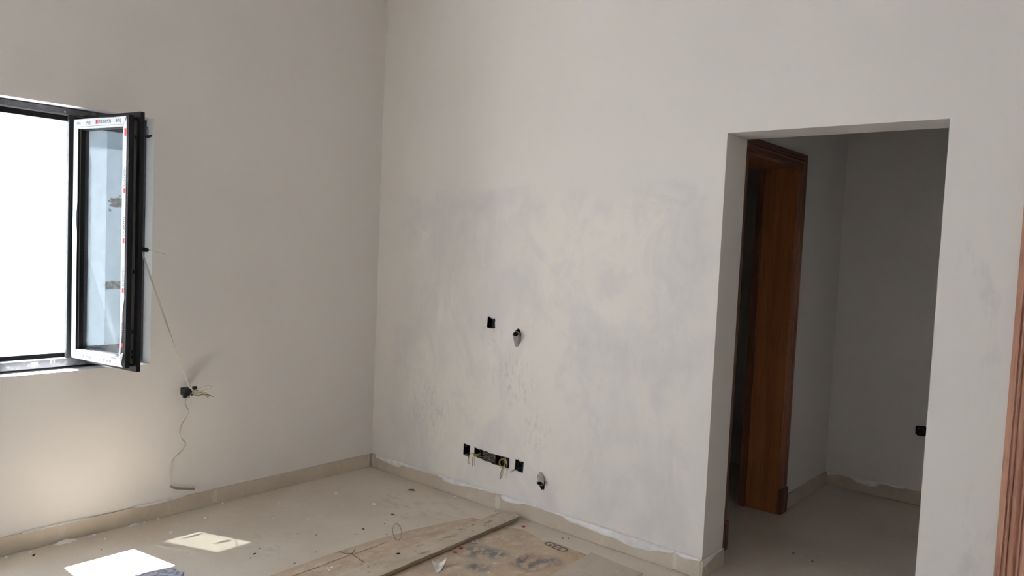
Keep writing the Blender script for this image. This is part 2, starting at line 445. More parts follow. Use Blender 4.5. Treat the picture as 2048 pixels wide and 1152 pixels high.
def rect(u0, v0, u1, v1): return [(u0, v0), (u1, v0), (u1, v1), (u0, v1)]


# ------------------------------------------------------------------ the shell
CEIL = 3.45
WT = 0.20
# left wall (x = 0, window)
wl_ = wall('wall_left', lambda u, v, d: (-d, u, v), rect(-5.4, 0, 0.0, CEIL), WT, [(rect(-2.33, 0.836, -1.51, 2.108), None), (rect(-5.1, 0.05, -2.7, 2.45), None), ([(-1.333, 0.642), (-1.334, 0.688), (-1.284, 0.690), (-1.284, 0.640)], 0.05)])
tag(wl_, 'grey-white painted wall on the left with the open window', 'wall', kind='structure')

# far wall (y = 0, sockets and doorway); doorway notches reach the floor
XO, XR, HO, TB = 2.436, 3.341, 2.10, 0.222
D2L, D2R, D2H = 3.70, 4.52, 2.10
BOX1 = [(1.007, 1.119), (1.034, 1.110), (1.050, 1.107), (1.059, 1.111), (1.066, 1.100), (1.063, 1.085), (1.067, 1.056), (1.058, 1.049), (1.012, 1.047), (1.002, 1.052)]
BOX2 = [(0.857, 0.330), (0.909, 0.326), (0.907, 0.258), (0.893, 0.254), (0.880, 0.259), (0.866, 0.262), (0.855, 0.262)]
SLOT = [(0.944, 0.325), (0.985, 0.319), (0.994, 0.323), (1.022, 0.318), (1.046, 0.320), (1.062, 0.314), (1.096, 0.316), (1.16, 0.316), (1.219, 0.318), (1.221, 0.257), (1.175, 0.257), (1.10, 0.255), (1.066, 0.262), (1.03, 0.259), (1.005, 0.266), (0.975, 0.266), (0.943, 0.271)]
BOX3 = [(1.265, 0.321), (1.286, 0.323), (1.297, 0.315), (1.316, 0.318), (1.327, 0.319), (1.324, 0.255), (1.295, 0.255), (1.262, 0.259)]
PH1 = [(1.206, 1.036), (1.222, 1.056), (1.240, 1.070), (1.256, 1.064), (1.264, 1.040), (1.260, 1.000), (1.247, 0.968), (1.230, 0.985), (1.214, 1.010)]
PH2 = [(1.431, 0.270), (1.445, 0.272), (1.453, 0.283), (1.466, 0.266), (1.484, 0.240), (1.481, 0.196), (1.459, 0.191), (1.448, 0.208), (1.428, 0.220)]
outl = [(-WT, 0), (XO, 0), (XO, HO), (XR, HO + 0.002), (XR, 0), (D2L, 0), (D2L, D2H), (D2R, D2H), (D2R, 0), (5.6, 0), (5.6, CEIL), (-WT, CEIL)]
wf = wall('wall_far', lambda u, v, d: (u, d, v), outl, TB, [(BOX1, 0.05), (BOX2, 0.05), (SLOT, 0.05), (BOX3, 0.05), (PH1, 0.06), (PH2, 0.06)], M['wall_far'], M['mortar'])
tag(wf, 'patched pale plaster wall with socket holes and the doorway', 'wall', kind='structure')

wr = wall('wall_right', lambda u, v, d: (5.4 + d, u, v), rect(-5.4, 0, 0.0, CEIL), WT)
tag(wr, 'plain painted wall on the right, outside the picture', 'wall', kind='structure')
wfr = wall('wall_front', lambda u, v, d: (u, -5.2 - d, v), rect(-WT, 0, 5.6, CEIL), WT)
tag(wfr, 'painted wall behind the camera', 'wall', kind='structure')
tag(obj('ceiling', B((-WT, -5.4, CEIL), (5.6, TB, CEIL + 0.15)), M['wall']), 'white painted ceiling above the room', 'ceiling', kind='structure')
tag(obj('floor', B((-WT, -5.4, -0.12), (5.6, 2.3, 0.0)), M['floor']), 'dusty beige porcelain floor running into the vestibule', 'floor', kind='structure')

# vestibule behind the doorway, dark room beyond its wooden doorway
VX, VY = 2.344, 2.047
PW = 0.19
DL, DR, DH = 0.43, 1.19, 2.085
o = wall('wall_vestibule_left', lambda u, v, d: (VX - d, u, v), [(TB, 0), (DL, 0), (DL, DH), (DR, DH), (DR, 0), (VY, 0), (VY, 2.95), (TB, 2.95)], PW)
tag(o, 'shaded vestibule wall holding the wooden door frame', 'wall', kind='structure')
VBOX = [(2.884, 0.508), (2.935, 0.511), (2.944, 0.500), (2.944, 0.455), (2.932, 0.446), (2.893, 0.444), (2.878, 0.456), (2.876, 0.499)]
o = wall('wall_vestibule_far', lambda u, v, d: (u, VY + d, v), rect(0.1, 0, 3.75, 2.95), 0.2, [(VBOX, 0.05)])
tag(o, 'shaded rear wall of the vestibule with a round socket box', 'wall', kind='structure')
o = wall('wall_vestibule_right', lambda u, v, d: (3.55 + d, u, v), rect(TB, 0, VY, 2.95), 0.2)
tag(o, 'hidden right wall of the vestibule', 'wall', kind='structure')
o = wall('wall_store_left', lambda u, v, d: (0.3 - d, u, v), rect(TB, 0, VY, 2.95), 0.2)
tag(o, 'far wall of the dark room behind the wooden doorway', 'wall', kind='structure')
tag(obj('ceiling_vestibule', B((0.1, TB, 2.95), (3.75, VY + 0.2, 3.05)), M['wall']), 'low ceiling over the vestibule and dark room', 'ceiling', kind='structure')

# ------------------------------------------------------------------ skirting tiles
BH, BT = 0.089, 0.012


def skirting(name, label, along, p0, joints, p1, h=BH, smear=None, grout_w=0.003):
    """along: 'x' -> on a wall facing -y, 'y' -> on a wall facing +x; base is (fixed coordinate)"""
    root = empty(name); tag(root, label, 'skirting', kind='structure')
    kind, fix = along
    ed = [p0] + list(joints) + [p1]
    for i in range(len(ed) - 1):
        a, b = ed[i] + grout_w / 2, ed[i + 1] - grout_w / 2
        dz = random.uniform(-0.001, 0.001); dt = random.uniform(-0.0006, 0.0006)
        bm = B((a, fix - BT - dt, 0.001), (b, fix, h + dz), 0.0012) if kind == 'x' else B((fix, a, 0.001), (fix + BT + dt, b, h + dz), 0.0012)
        obj('tile', bm, M['tile'], root)
    return root


def smear_strip(name, parent, pts, top, face, kind='x', thick=0.003):
    """plaster skin dragged down over the skirting: pts = lower edge (u, z)"""
    u = [p[0] for p in pts]; lo = []
    n = max(8, int((u[-1] - u[0]) / 0.012))
    for i in range(n + 1):
        uu = u[0] + (u[-1] - u[0]) * i / n
        k = max(j for j in range(len(u)) if u[j] <= uu + 1e-9); k = min(k, len(u) - 2)
        f = (uu - u[k]) / (u[k + 1] - u[k])
        z = pts[k][1] * (1 - f) + pts[k + 1][1] * f + noise.noise(Vector((uu * 40, 3.1, 0))) * 0.003
        lo.append((uu, min(z, top - 0.002)))
    bm = bmesh.new(); rows = []
    for uu, z in lo:
        col = []
        for zz, dd in ((z, 0.0003), (z + 0.003, thick * 0.7), ((z + top) / 2, thick), (top, thick * 0.8), (top + 0.004, -BT * 0.6)):
            w = noise.noise(Vector((uu * 25, zz * 60, 0))) * 0.0008
            d = face + (dd + (w if dd > 0.001 else 0)) * (1 if kind == 'y' else -1)
            col.append(bm.verts.new((uu, d, zz) if kind == 'x' else (d, uu, zz)))
        rows.append(col)
    for a, b in zip(rows[:-1], rows[1:]):
        for k in range(4): bm.faces.new((a[k], b[k], b[k + 1], a[k + 1]))
    return obj(name, bm, M['plaster'], parent, True)


def grout_dab(parent, kind, fix, u, w, z0, z1):
    bm = bmesh.new(); n = 7; cols = []
    for i in range(n):
        z = z0 + (z1 - z0) * i / (n - 1); ww = w * (0.7 + 0.5 * noise.noise(Vector((u * 9, z * 70, 1))))
        r = []
        for s, d in ((-1, 0.0002), (-0.4, 0.0014), (0.4, 0.0012), (1, 0.0002)):
            p = (u + s * ww / 2, fix - BT - d, z) if kind == 'x' else (fix + BT + d, u + s * ww / 2, z)
            r.append(bm.verts.new(p))
        cols.append(r)
    for a, b in zip(cols[:-1], cols[1:]):
        for k in range(3): bm.faces.new((a[k], a[k + 1], b[k + 1], b[k]))
    return obj('grout_smear', bm, M['grout'], parent, True)


bl_ = skirting('baseboard_left', 'beige tile skirting along the window wall', ('y', 0.0), -5.2, [-4.73, -3.53, -2.335, -1.136], -0.0125)
grout_dab(bl_, 'y', 0.0, -1.136, 0.035, 0.012, 0.088); grout_dab(bl_, 'y', 0.0, -2.335, 0.03, 0.012, 0.088); grout_dab(bl_, 'y', 0.0, -0.035, 0.02, 0.005, 0.088)
smear_strip('plaster_smear', bl_, [(-1.58, 0.087), (-1.53, 0.082), (-1.46, 0.080), (-1.38, 0.084), (-1.31, 0.087)], 0.089, BT, 'y', 0.002)
smear_strip('plaster_smear', bl_, [(-2.1, 0.088), (-1.95, 0.084), (-1.8, 0.0875)], 0.089, BT, 'y', 0.0015)
bf_ = skirting('baseboard_far', 'beige tile skirting under the patched wall, smeared with plaster', ('x', 0.0), 0.0, [1.154, 2.295], XO + 0.0)
grout_dab(bf_, 'x', 0.0, 1.154, 0.045, 0.006, 0.088); grout_dab(bf_, 'x', 0.0, 2.30, 0.025, 0.006, 0.09); grout_dab(bf_, 'x', 0.0, 0.03, 0.025, 0.004, 0.08)
SM = [(0.064, 0.072), (0.146, 0.064), (0.226, 0.058), (0.286, 0.056), (0.31, 0.063), (0.332, 0.082), (0.345, 0.074), (0.483, 0.078), (0.567, 0.082), (0.643, 0.083), (0.697, 0.081), (0.71, 0.064), (0.808, 0.062), (0.909, 0.077), (1.057, 0.086), (1.12, 0.0875)]
smear_strip('plaster_smear', bf_, SM, 0.0895, -BT)
SM2 = [(1.18, 0.082), (1.20, 0.066), (1.257, 0.066), (1.32, 0.075), (1.346, 0.086), (1.45, 0.087), (1.62, 0.086), (1.64, 0.076), (1.66, 0.070), (1.78, 0.066), (1.879, 0.058), (1.96, 0.060), (2.0, 0.053), (2.022, 0.049), (2.068, 0.046), (2.158, 0.054), (2.209, 0.070), (2.278, 0.078), (2.294, 0.086)]
smear_strip('plaster_smear', bf_, SM2, 0.0895, -BT)
smear_strip('plaster_smear', bf_, [(2.305, 0.086), (2.325, 0.078), (2.36, 0.074), (2.40, 0.079), (2.434, 0.084)], 0.0895, -BT)
# skirting return on the doorway jamb
bj = empty('baseboard_doorway'); tag(bj, 'skirting tile returning round the doorway jamb', 'skirting', kind='structure')
obj('tile', B((XO, -BT, 0.001), (XO + 0.011, TB, 0.088), 0.0012), M['tile'], bj)
smear_strip('plaster_smear', bj, [(-0.010, 0.060), (0.02, 0.058), (0.05, 0.066), (0.10, 0.072), (0.15, 0.083), (0.2, 0.087)], 0.0885, XO + 0.011, 'y', 0.0025)
bm = bmesh.new(); tube(bm, smooth_path([(XO + 0.013, 0.012, 0.062), (XO + 0.0135, 0.022, 0.048), (XO + 0.013, 0.027, 0.030)]), 0.002, 5); obj('plaster_drip', bm, M['plaster'], bj, True)
skirting('baseboard_right', 'skirting under the pier right of the doorway', ('x', 0.0), XR + 0.012, [], 3.60)
skirting('baseboard_vestibule_left', 'shaded skirting beside the wooden door frame', ('y', VX), 1.285, [], VY - 0.0125)
bv = skirting('baseboard_vestibule_far', 'shaded skirting under the vestibule rear wall', ('x', VY), VX, [], 3.55)
smear_strip('plaster_smear', bv, [(2.36, 0.062), (2.42, 0.085), (2.5, 0.086), (2.56, 0.06), (2.62, 0.052), (2.68, 0.062), (2.69, 0.084), (2.75, 0.086), (2.80, 0.079), (2.84, 0.086)], 0.0895, VY - BT)

# ------------------------------------------------------------------ outside the window
o = obj('ground', B((-8, -9, -0.5), (-WT - 0.001, 4, -0.2)), M['ground']); tag(o, 'pale concrete yard outside the window', 'ground', kind='structure')
bm = bmesh.new()
for z0, z1, x1 in ((-0.2, 1.737, 0), (1.737, 1.745, -0.012), (1.745, 1.826, 0.006), (1.826, 1.834, -0.012), (1.834, 3.1, 0)):
    box(bm, (-2.75, -8, z0), (-2.5 + x1, -0.741, z1))
o = obj('wall_outside', bm, M['out_white']); tag(o, 'bright white boundary wall seen through the open window', 'wall', kind='structure')
bm = bmesh.new()
box(bm, (-2.95, -0.741, -0.2), (-2.56, 3, 2.155)); box(bm, (-2.95, -0.741, 2.167), (-2.575, 3, 3.1))
o = obj('wall_outside_grey', bm, M['out_grey']); obj('shadow_edge_strip', B((-2.95, -0.741, 2.1555), (-2.55, 3, 2.1665)), M['out_white'], o); tag(o, 'grey rendered wall seen through the tinted pane', 'wall', kind='structure')  # pale strip stands for the lintel's shadow edge on the pane


# ------------------------------------------------------------------ the window in the left wall
win = empty('window_1', (0, 0, 0)); tag(win, 'black framed casement window with its sash swung into the room', 'window', kind='structure')
Y0, Y1, Z0, Z1 = -2.33, -1.51, 0.836, 2.108


def ring_bm(bm, x0, x1, ya, yb, za, zb, w, wb=None):
    wb = wb or w
    box(bm, (x0, ya, za), (x1, yb, za + wb)); box(bm, (x0, ya, zb - w), (x1, yb, zb))
    box(bm, (x0, ya, za + wb), (x1, ya + w, zb - w)); box(bm, (x0, yb - w, za + wb), (x1, yb, zb - w))
    return bm


G = 0.0015
FX = -0.082                                                        # room face of the frame, set back in the reveal
bm = ring_bm(bmesh.new(), FX - 0.030, FX, Y0 + G, Y1 - G, Z0 + 0.012, 2.103, 0.027, 0.038)
obj('window_frame', bm, M['grey_frame'], win)
bm = ring_bm(bmesh.new(), FX - 0.070, FX - 0.0305, Y0 + G, Y1 - G, Z0 + G, Z1 - G, 0.060, 0.074)
obj('frame_rebate', bm, M['black'], win)
# pale strips stand in for dusty, sunlit ledges at the frame's head and sill
bm = bmesh.new(); box(bm, (FX - 0.0300, Y0 + 0.03, 2.0725), (FX - 0.024, Y1 - 0.03, 2.0755)); box(bm, (FX - 0.0300, Y0 + 0.03, Z0 + 0.0505), (FX - 0.020, Y1 - 0.03, Z0 + 0.053))
obj('sunlit_ledge_strip', bm, M['palewire'], win)
bm = B((FX - 0.025, -1.883, Z0 + 0.05), (FX, -1.850, 2.075), 0.002); box(bm, (FX - 0.07, -1.868, Z0 + 0.07), (FX - 0.0255, -1.850, 2.05)); box(bm, (-0.200, -1.828, Z0 + 0.07), (-0.168, -1.788, 2.05)); box(bm, (-0.168, -1.828, Z0 + 0.07), (FX - 0.0705, -1.822, 2.05))
obj('mullion', bm, M['mullion'], win)
bm = ring_bm(bmesh.new(), FX - 0.062, FX - 0.031, -1.849, Y1 - 0.005, Z0 + 0.077, 2.047, 0.020)
obj('glazing_bead', bm, M['black'], win)
obj('fixed_pane', B((FX - 0.052, -1.848, Z0 + 0.079), (FX - 0.046, Y1 - 0.01, 2.045)), M['glass_fixed'], win)
def dab(name, y, z, ry, rz, seed, flat=False):
    """dried mortar splashed on the inner side of the fixed pane"""
    px = FX - 0.046
    bm = bmesh.new(); c = bm.verts.new((px + 0.006, y, z)); ring = []; base = []; n = 22
    for i in range(n):
        a = i * 2 * math.pi / n; k = 1 + 0.55 * noise.noise(Vector((math.cos(a) * 2.2, math.sin(a) * 2.2, seed)))
        s_ = max(-0.6, math.sin(a)) if flat else math.sin(a)
        yy = max(y + ry * k * math.cos(a), -1.6876)
        ring.append(bm.verts.new((px + 0.004, y + (yy - y) * 0.85, z + rz * 0.85 * k * s_))); base.append(bm.verts.new((px, yy, z + rz * k * s_)))
    for i in range(n):
        j = (i + 1) % n
        bm.faces.new((c, ring[i], ring[j])); bm.faces.new((ring[i], base[i], base[j], ring[j]))
    bm.faces.new(base[::-1])
    return obj(name, bm, M['cement'], win)


dab('mortar_splash', -1.6361, 1.6689, 0.040, 0.026, 1.0); dab('mortar_splash', -1.6420, 1.2375, 0.060, 0.028, 4.0, True)
dab('mortar_speck', -1.6700, 1.6282, 0.006, 0.008, 7.0); dab('mortar_speck', -1.6217, 1.7034, 0.006, 0.007, 9.0)
# balcony doorway further along the wall, outside the picture
w2 = empty('window_2', (0, 0, 0)); tag(w2, 'open balcony doorway in the window wall, outside the picture', 'window', kind='structure')
obj('window_frame', ring_bm(bmesh.new(), -0.12, -0.05, -5.099, -2.701, 0.051, 2.449, 0.06), M['black'], w2)
obj('sun_block_slab', B((-1.7, -5.6, 2.62), (-WT - 0.002, -2.45, 2.74)), M['out_white'], w2)  # unseen slab added to keep the sun out of the doorway
# sill board plaster drips on the frame
for y, w, h in ((-2.035, 0.026, 0.009), (-1.955, 0.005, 0.016), (-1.94, 0.004, 0.012)):
    bm = bmesh.new(); box(bm, (FX, y, Z0 + 0.044 - h), (FX + 0.0035, y + w, Z0 + 0.044), 0.0014); obj('plaster_drip', bm, M['plaster'], win)
bm = bmesh.new(); box(bm, (FX, -1.905, Z1 - 0.026), (FX + 0.003, -1.899, Z1 - 0.018), 0.001); obj('screw_cap', bm, M['ringwhite'], win)

# the sash, built closed along +x and then turned on its hinge (local x = away from the hinge, y = towards the inside face)
sash = obj('sash', bmesh.new(), M['black'], win)
U0, U1, SZ0, SZ1 = -0.020, 0.417, 0.890, 2.055
bm = bmesh.new()
def ring_s(bm, y0, y1, ua, ub, za, zb, wl, wr, wb, wt):
    box(bm, (ua, y0, za), (ub, y1, za + wb)); box(bm, (ua, y0, zb - wt), (ub, y1, zb))
    box(bm, (ua, y0, za + wb), (ua + wl, y1, zb - wt)); box(bm, (ub - wr, y0, za + wb), (ub, y1, zb - wt))
    return bm
ring_s(bm, 0.0, 0.022, U0, U1, SZ0, SZ1, 0.036, 0.041, 0.046, 0.046)
ring_s(bm, 0.0222, 0.044, U0 + 0.006, U1 - 0.008, SZ0 + 0.006, SZ1 - 0.006, 0.029, 0.040, 0.046, 0.046)
ring_s(bm, 0.0442, 0.064, U0 + 0.002, U1 + 0.019, SZ0 - 0.020, SZ1 + 0.021, 0.018, 0.060, 0.070, 0.070)
bmesh.ops.recalc_face_normals(bm, faces=bm.faces); bm.to_mesh(sash.data); bm.free()
sash.location = (-0.040, -1.865, 0); sash.rotation_euler = (0, 0, R(9.8))
obj('sash_glass', B((0.0155, 0.036, SZ0 + 0.04), (U1 - 0.035, 0.041, SZ1 - 0.04)), M['glass_sash'], sash)
# gasket lines inside the left stile
bm = bmesh.new(); box(bm, (0.0165, 0.010, SZ0 + 0.047), (0.0180, 0.013, SZ1 - 0.047)); obj('gasket', bm, M['rail'], sash)
# white printed protective film on the outer face
F0 = -0.0016
def ragged(bm, pts, y0, y1):
    a = [bm.verts.new((u, y0, z)) for u, z in pts]; b = [bm.verts.new((u, y1, z)) for u, z in pts]; n = len(pts)
    bm.faces.new(a); bm.faces.new(b[::-1])
    for i in range(n): bm.faces.new((a[i], b[i], b[(i + 1) % n], a[(i + 1) % n]))
    return bm
obj('film_top', ragged(bmesh.new(), [(U0 + 0.004, SZ1 - 0.004), (0.18, SZ1 - 0.003), (0.30, SZ1 - 0.006), (U1 - 0.020, SZ1 - 0.004), (U1 - 0.036, SZ1 - 0.047), (0.016, SZ1 - 0.047)], F0, -0.0002), M['film'], sash)
obj('film_bottom', ragged(bmesh.new(), [(U0 + 0.002, SZ0 + 0.004), (0.16, SZ0 + 0.003), (0.30, SZ0 + 0.003), (U1 - 0.018, SZ0 + 0.003), (U1 - 0.050, SZ0 + 0.047), (0.016, SZ0 + 0.047)], F0, -0.0002), M['film'], sash)
pl = [(U0 + 0.001, SZ0 + 0.01), (0.016, SZ0 + 0.048)]
for i in range(14):
    z = SZ0 + 0.09 + i * 0.075; pl.append((0.0155 - (0.009 if i == 8 else 0) + 0.0012 * noise.noise(Vector((z * 20, 0, 0))), z))
pl += [(0.016, SZ1 - 0.048), (U0 + 0.001, SZ1 - 0.006)]
obj('film_hinge_side', ragged(bmesh.new(), pl, F0, -0.0002), M['film'], sash)
pr = [(U1 - 0.038, SZ1 - 0.049)]
for i in range(13):
    z = SZ1 - 0.10 - i * 0.075; pr.append((U1 - 0.042 + 0.003 * noise.noise(Vector((z * 14, 2, 0))), z))
pr += [(U1 - 0.044, SZ0 + 0.12), (U1 - 0.049, SZ0 + 0.05), (U1 - 0.038, SZ0 + 0.05), (U1 - 0.030, SZ0 + 0.12)]
for i in range(13):
    z = SZ0 + 0.18 + i * 0.072; pr.append((U1 - 0.0145 + 0.003 * noise.noise(Vector((z * 15, 5, 0))) - (0.01 if i < 2 else 0), z))
pr += [(U1 - 0.016, SZ1 - 0.012)]
obj('film_free_side', ragged(bmesh.new(), pr, F0, -0.0002), M['film'], sash)
# loose flap of film at the lower free corner
bm = bmesh.new(); vs = [bm.verts.new(p) for p in ((U1 - 0.05, -0.004, SZ0 + 0.04), (U1 - 0.018, -0.010, SZ0 + 0.012), (U1 - 0.010, -0.004, SZ0 + 0.075), (U1 - 0.028, -0.012, SZ0 + 0.06))]
bm.faces.new((vs[0], vs[1], vs[3])); bm.faces.new((vs[1], vs[2], vs[3])); bm.faces.new((vs[0], vs[3], vs[2])); obj('film_flap', bm, M['film'], sash)
# film lying over the inner edge of the rails (their white inner faces)
bm = bmesh.new(); box(bm, (0.016, 0.0005, SZ0 + 0.0462), (U1 - 0.042, 0.026, SZ0 + 0.0475)); box(bm, (0.016, 0.0005, SZ1 - 0.0475), (U1 - 0.042, 0.020, SZ1 - 0.0462))
obj('film_inner_edge', bm, M['film'], sash)
bm = bmesh.new(); box(bm, (0.006, F0 - 0.0006, SZ1 - 0.0410), (U1 - 0.034, F0, SZ1 - 0.0395)); box(bm, (0.006, F0 - 0.0006, SZ0 + 0.0385), (U1 - 0.046, F0, SZ0 + 0.040))
obj('bead_groove', bm, M['rail'], sash)
# thin triangle standing in for the sun-and-shadow edge on the dusty glass
bm = bmesh.new(); vs = [bm.verts.new((u, y, z)) for u, y, z in ((0.030, 0.0345, 1.44), (0.30, 0.0345, SZ0 + 0.05), (0.030, 0.0345, SZ0 + 0.05))]
bm.faces.new(vs); bmesh.ops.solidify(bm, geom=bm.faces[:], thickness=0.0004); obj('glass_light_triangle', bm, M['glass_triangle'], sash)


def lettering(s, size, place, material, name, parent, squeeze=1.0, bold=0.0):
    c = bpy.data.curves.new('lettering', 'FONT'); c.body = s; c.size = size; c.extrude = 0.00025; c.offset = bold; c.align_x = 'LEFT'; c.resolution_u = 2
    tmp = bpy.data.objects.new('lettering', c); COL.objects.link(tmp)
    bpy.context.view_layer.update()
    me = bpy.data.meshes.new_from_object(tmp.evaluated_get(bpy.context.evaluated_depsgraph_get()))
    bpy.data.objects.remove(tmp); bpy.data.curves.remove(c)
    me.transform(Matrix.Diagonal((squeeze, 1, 1, 1))); me.transform(place); me.materials.clear(); me.materials.append(material); me.name = name
    return link(bpy.data.objects.new(name, me), parent)


def P_h(u, z): return Matrix(((1, 0, 0, u), (0, 0, -1, F0 - 0.0003), (0, 1, 0, z), (0, 0, 0, 1)))      # reads along the rail
def P_v(u, z): return Matrix(((0, -1, 0, u), (0, 0, -1, F0 - 0.0003), (1, 0, 0, z), (0, 0, 0, 1)))     # reads up the stile


zt = SZ1 - 0.031
lettering('HEH', 0.021, P_h(0.005, zt), M['ink'], 'film_print', sash, 0.8)
lettering('P-VET', 0.021, P_h(0.085, zt), M['ink'], 'film_print', sash, 0.8)
lettering('ENDERPEN', 0.025, P_h(0.180, zt), M['ink'], 'film_print', sash, 0.82)
lettering('-BOEJ', 0.023, P_h(0.312, zt + 0.001), M['ink'], 'film_print', sash, 0.85)
obj('red_print', B((0.161, F0 - 0.0005, zt), (0.177, F0, zt + 0.019)), M['red'], sash)
lettering('ENDERPEN', 0.022, P_h(0.075, SZ0 + 0.016), M['ink'], 'film_print', sash, 0.8)
lettering('P-VET-BOEJ', 0.022, P_h(0.222, SZ0 + 0.014), M['ink'], 'film_print', sash, 0.8)
for z0 in (0.985, 1.24, 1.47, 1.70):
    lettering('ENDERPEN', 0.019, P_v(U1 - 0.018, z0 + 0.03), M['ink'], 'film_print', sash, 0.95)
    obj('red_print', B((U1 - 0.031, F0 - 0.0005, z0), (U1 - 0.018, F0, z0 + 0.022)), M['red'], sash)
obj('red_print', B((U1 - 0.031, F0 - 0.0005, SZ1 - 0.095), (U1 - 0.017, F0, SZ1 - 0.06)), M['red'], sash)
for z0 in (1.10, 1.45, 1.72):
    lettering('P-VET', 0.014, P_v(0.006, z0), M['ink'], 'film_print', sash, 0.9)
obj('red_print', B((0.0, F0 - 0.0005, 1.66), (0.006, F0, 1.675)), M['red'], sash)
# espagnolette rail let into the free edge
bm = bmesh.new(); box(bm, (U1 - 0.008, 0.0285, SZ0 + 0.02), (U1 - 0.0035, 0.0425, SZ1 - 0.02)); obj('lock_rail', bm, M['rail'], sash)
for z in (0.905, 0.93, 0.955, 0.985, 1.05, 1.33, 1.42, 1.60, 1.80, 1.86, 1.92, 1.95, 1.985):
    bm = bmesh.new(); box(bm, (U1 - 0.0036, 0.031, z), (U1 - 0.0020, 0.040, z + 0.018), 0.0006); obj('lock_cam', bm, M['black'] if int(z * 100) % 2 else M['rail'], sash)
# handle on the hidden inside face, seen end on past the frame
bm = bmesh.new(); box(bm, (U1 - 0.035, 0.0642, 1.375), (U1 - 0.008, 0.074, 1.51), 0.004)
tube(bm, [(U1 - 0.02, 0.070, 1.445), (U1 - 0.015, 0.112, 1.441), (U1 - 0.015, 0.117, 1.441)], [0.012, 0.0115, 0.006], 12)
bmesh.ops.create_uvsphere(bm, u_segments=10, v_segments=8, radius=0.0115, matrix=Matrix.Translation((U1 - 0.018, 0.076, 1.492)))
obj('handle', bm, M['black'], sash, True)
bm = bmesh.new(); tube(bm, smooth_path([(U1 + 0.010, 0.062, 2.008), (U1 + 0.010, 0.082, 2.012), (U1 + 0.010, 0.088, 1.995), (U1 + 0.008, 0.086, 1.972)]), 0.0016, 5)
tube(bm, [(U1 + 0.006, 0.074, 1.968), (U1 + 0.008, 0.090, 1.968), (U1 + 0.010, 0.108, 1.976)], [0.004, 0.008, 0.004], 6)
obj('latch_clip', bm, M['black'], sash)
bm = bmesh.new(); tube(bm, smooth_path([(U1 - 0.015, 0.116, 1.441), (U1 - 0.01, 0.150, 1.434), (U1 - 0.01, 0.205, 1.422)]), 0.0011, 5); obj('handle_wire', bm, M['palewire'], sash)
for z in (1.355, 1.30, 1.20):
    bm = bmesh.new(); box(bm, (U1 - 0.004, 0.064, z), (U1 + 0.006, 0.070, z + 0.006), 0.001); obj('screw_head', bm, M['black'], sash)

# ------------------------------------------------------------------ strap tying the sash to the socket in the wall
S = math.radians(9.8)
def s2w(u, w, z): return Vector((-0.040 + u * math.cos(S) - w * math.sin(S), -1.865 + u * math.sin(S) + w * math.cos(S), z))
top = s2w(U1 - 0.02, 0.088, 1.432)
path = [top] + [top.lerp(Vector((0.112, -1.352, 0.715)), k / 10) + Vector((0, 0, -0.006 * math.sin(math.pi * k / 10))) for k in range(1, 11)]
low = smooth_path([(0.112, -1.352, 0.715), (0.124, -1.335, 0.691), (0.118, -1.345, 0.670), (0.106, -1.364, 0.650), (0.092, -1.362, 0.625), (0.058, -1.334, 0.590), (0.030, -1.309, 0.560), (0.030, -1.322, 0.532), (0.030, -1.344, 0.500), (0.028, -1.356, 0.455), (0.028, -1.345, 0.420), (0.030, -1.322, 0.382), (0.028, -1.350, 0.345), (0.024, -1.388, 0.310), (0.020, -1.400, 0.250), (0.018, -1.398, 0.166)], 4)
path += low[1:]
wd = []
for i in range(len(path)):
    a = i * 0.33
    wd.append((math.cos(a) * 0.8, 1.0 * math.cos(a * 0.7), 0.35 * math.sin(a)))
st = obj('plastic_strap', ribbon(bmesh.new(), path, 0.0085, wd, 0.0016), M['strap'])
tag(st, 'grey-beige flat strap tied from the open sash to the wall socket and hanging down', 'strap')
obj('strap_end', ribbon(bmesh.new(), smooth_path([(0.018, -1.398, 0.166), (0.022, -1.37, 0.148), (0.024, -1.30, 0.130), (0.022, -1.262, 0.121)], 4), 0.0115, [(0, 0.2, 1)] * 13, 0.0022), M['strap2'], st)
bm = bmesh.new(); tube(bm, smooth_path([(0.105, -1.328, 0.688), (0.125, -1.298, 0.704), (0.140, -1.263, 0.714), (0.143, -1.243, 0.709), (0.135, -1.253, 0.696), (0.121, -1.288, 0.688), (0.107, -1.320, 0.680)]), 0.0012, 5)
obj('strap_loop', bm, M['palewire'], st)


# ------------------------------------------------------------------ electrical boxes and conduits
def tub(name, poly, to3, depth=0.044, wall_t=0.0035, lip=0.002, material=None, parent=None, shrink=0.0012):
    """open-fronted moulded box that follows the broken outline of its hole"""
    cx = sum(p[0] for p in poly) / len(poly); cy = sum(p[1] for p in poly) / len(poly)
    def sh(p, k):
        d = math.hypot(p[0] - cx, p[1] - cy); f = max(0.0, (d - k) / d); return (cx + (p[0] - cx) * f, cy + (p[1] - cy) * f)
    bm = bmesh.new(); n = len(poly)
    loops = []
    for k, d in ((shrink, depth), (shrink, -lip), (wall_t + shrink, -lip), (wall_t + shrink, depth - wall_t)):
        loops.append([bm.verts.new(to3(*sh(p, k), d)) for p in poly])
    for a, b in zip(loops[:-1], loops[1:]):
        for i in range(n): bm.faces.new((a[i], a[(i + 1) % n], b[(i + 1) % n], b[i]))
    for lp in (loops[0], loops[-1]):
        f = bm.faces.new(lp); bmesh.ops.triangulate(bm, faces=[f])
    return obj(name, bm, material or M['box'], parent)


toB = lambda u, v, d: (u, d, v)
toV = lambda u, v, d: (u, VY + d, v)


def wires(parent, paths, rad=0.0016):
    for pts, mt in paths:
        obj('wire', tube(bmesh.new(), smooth_path(pts, 4), rad, 5), M[mt], parent, True)


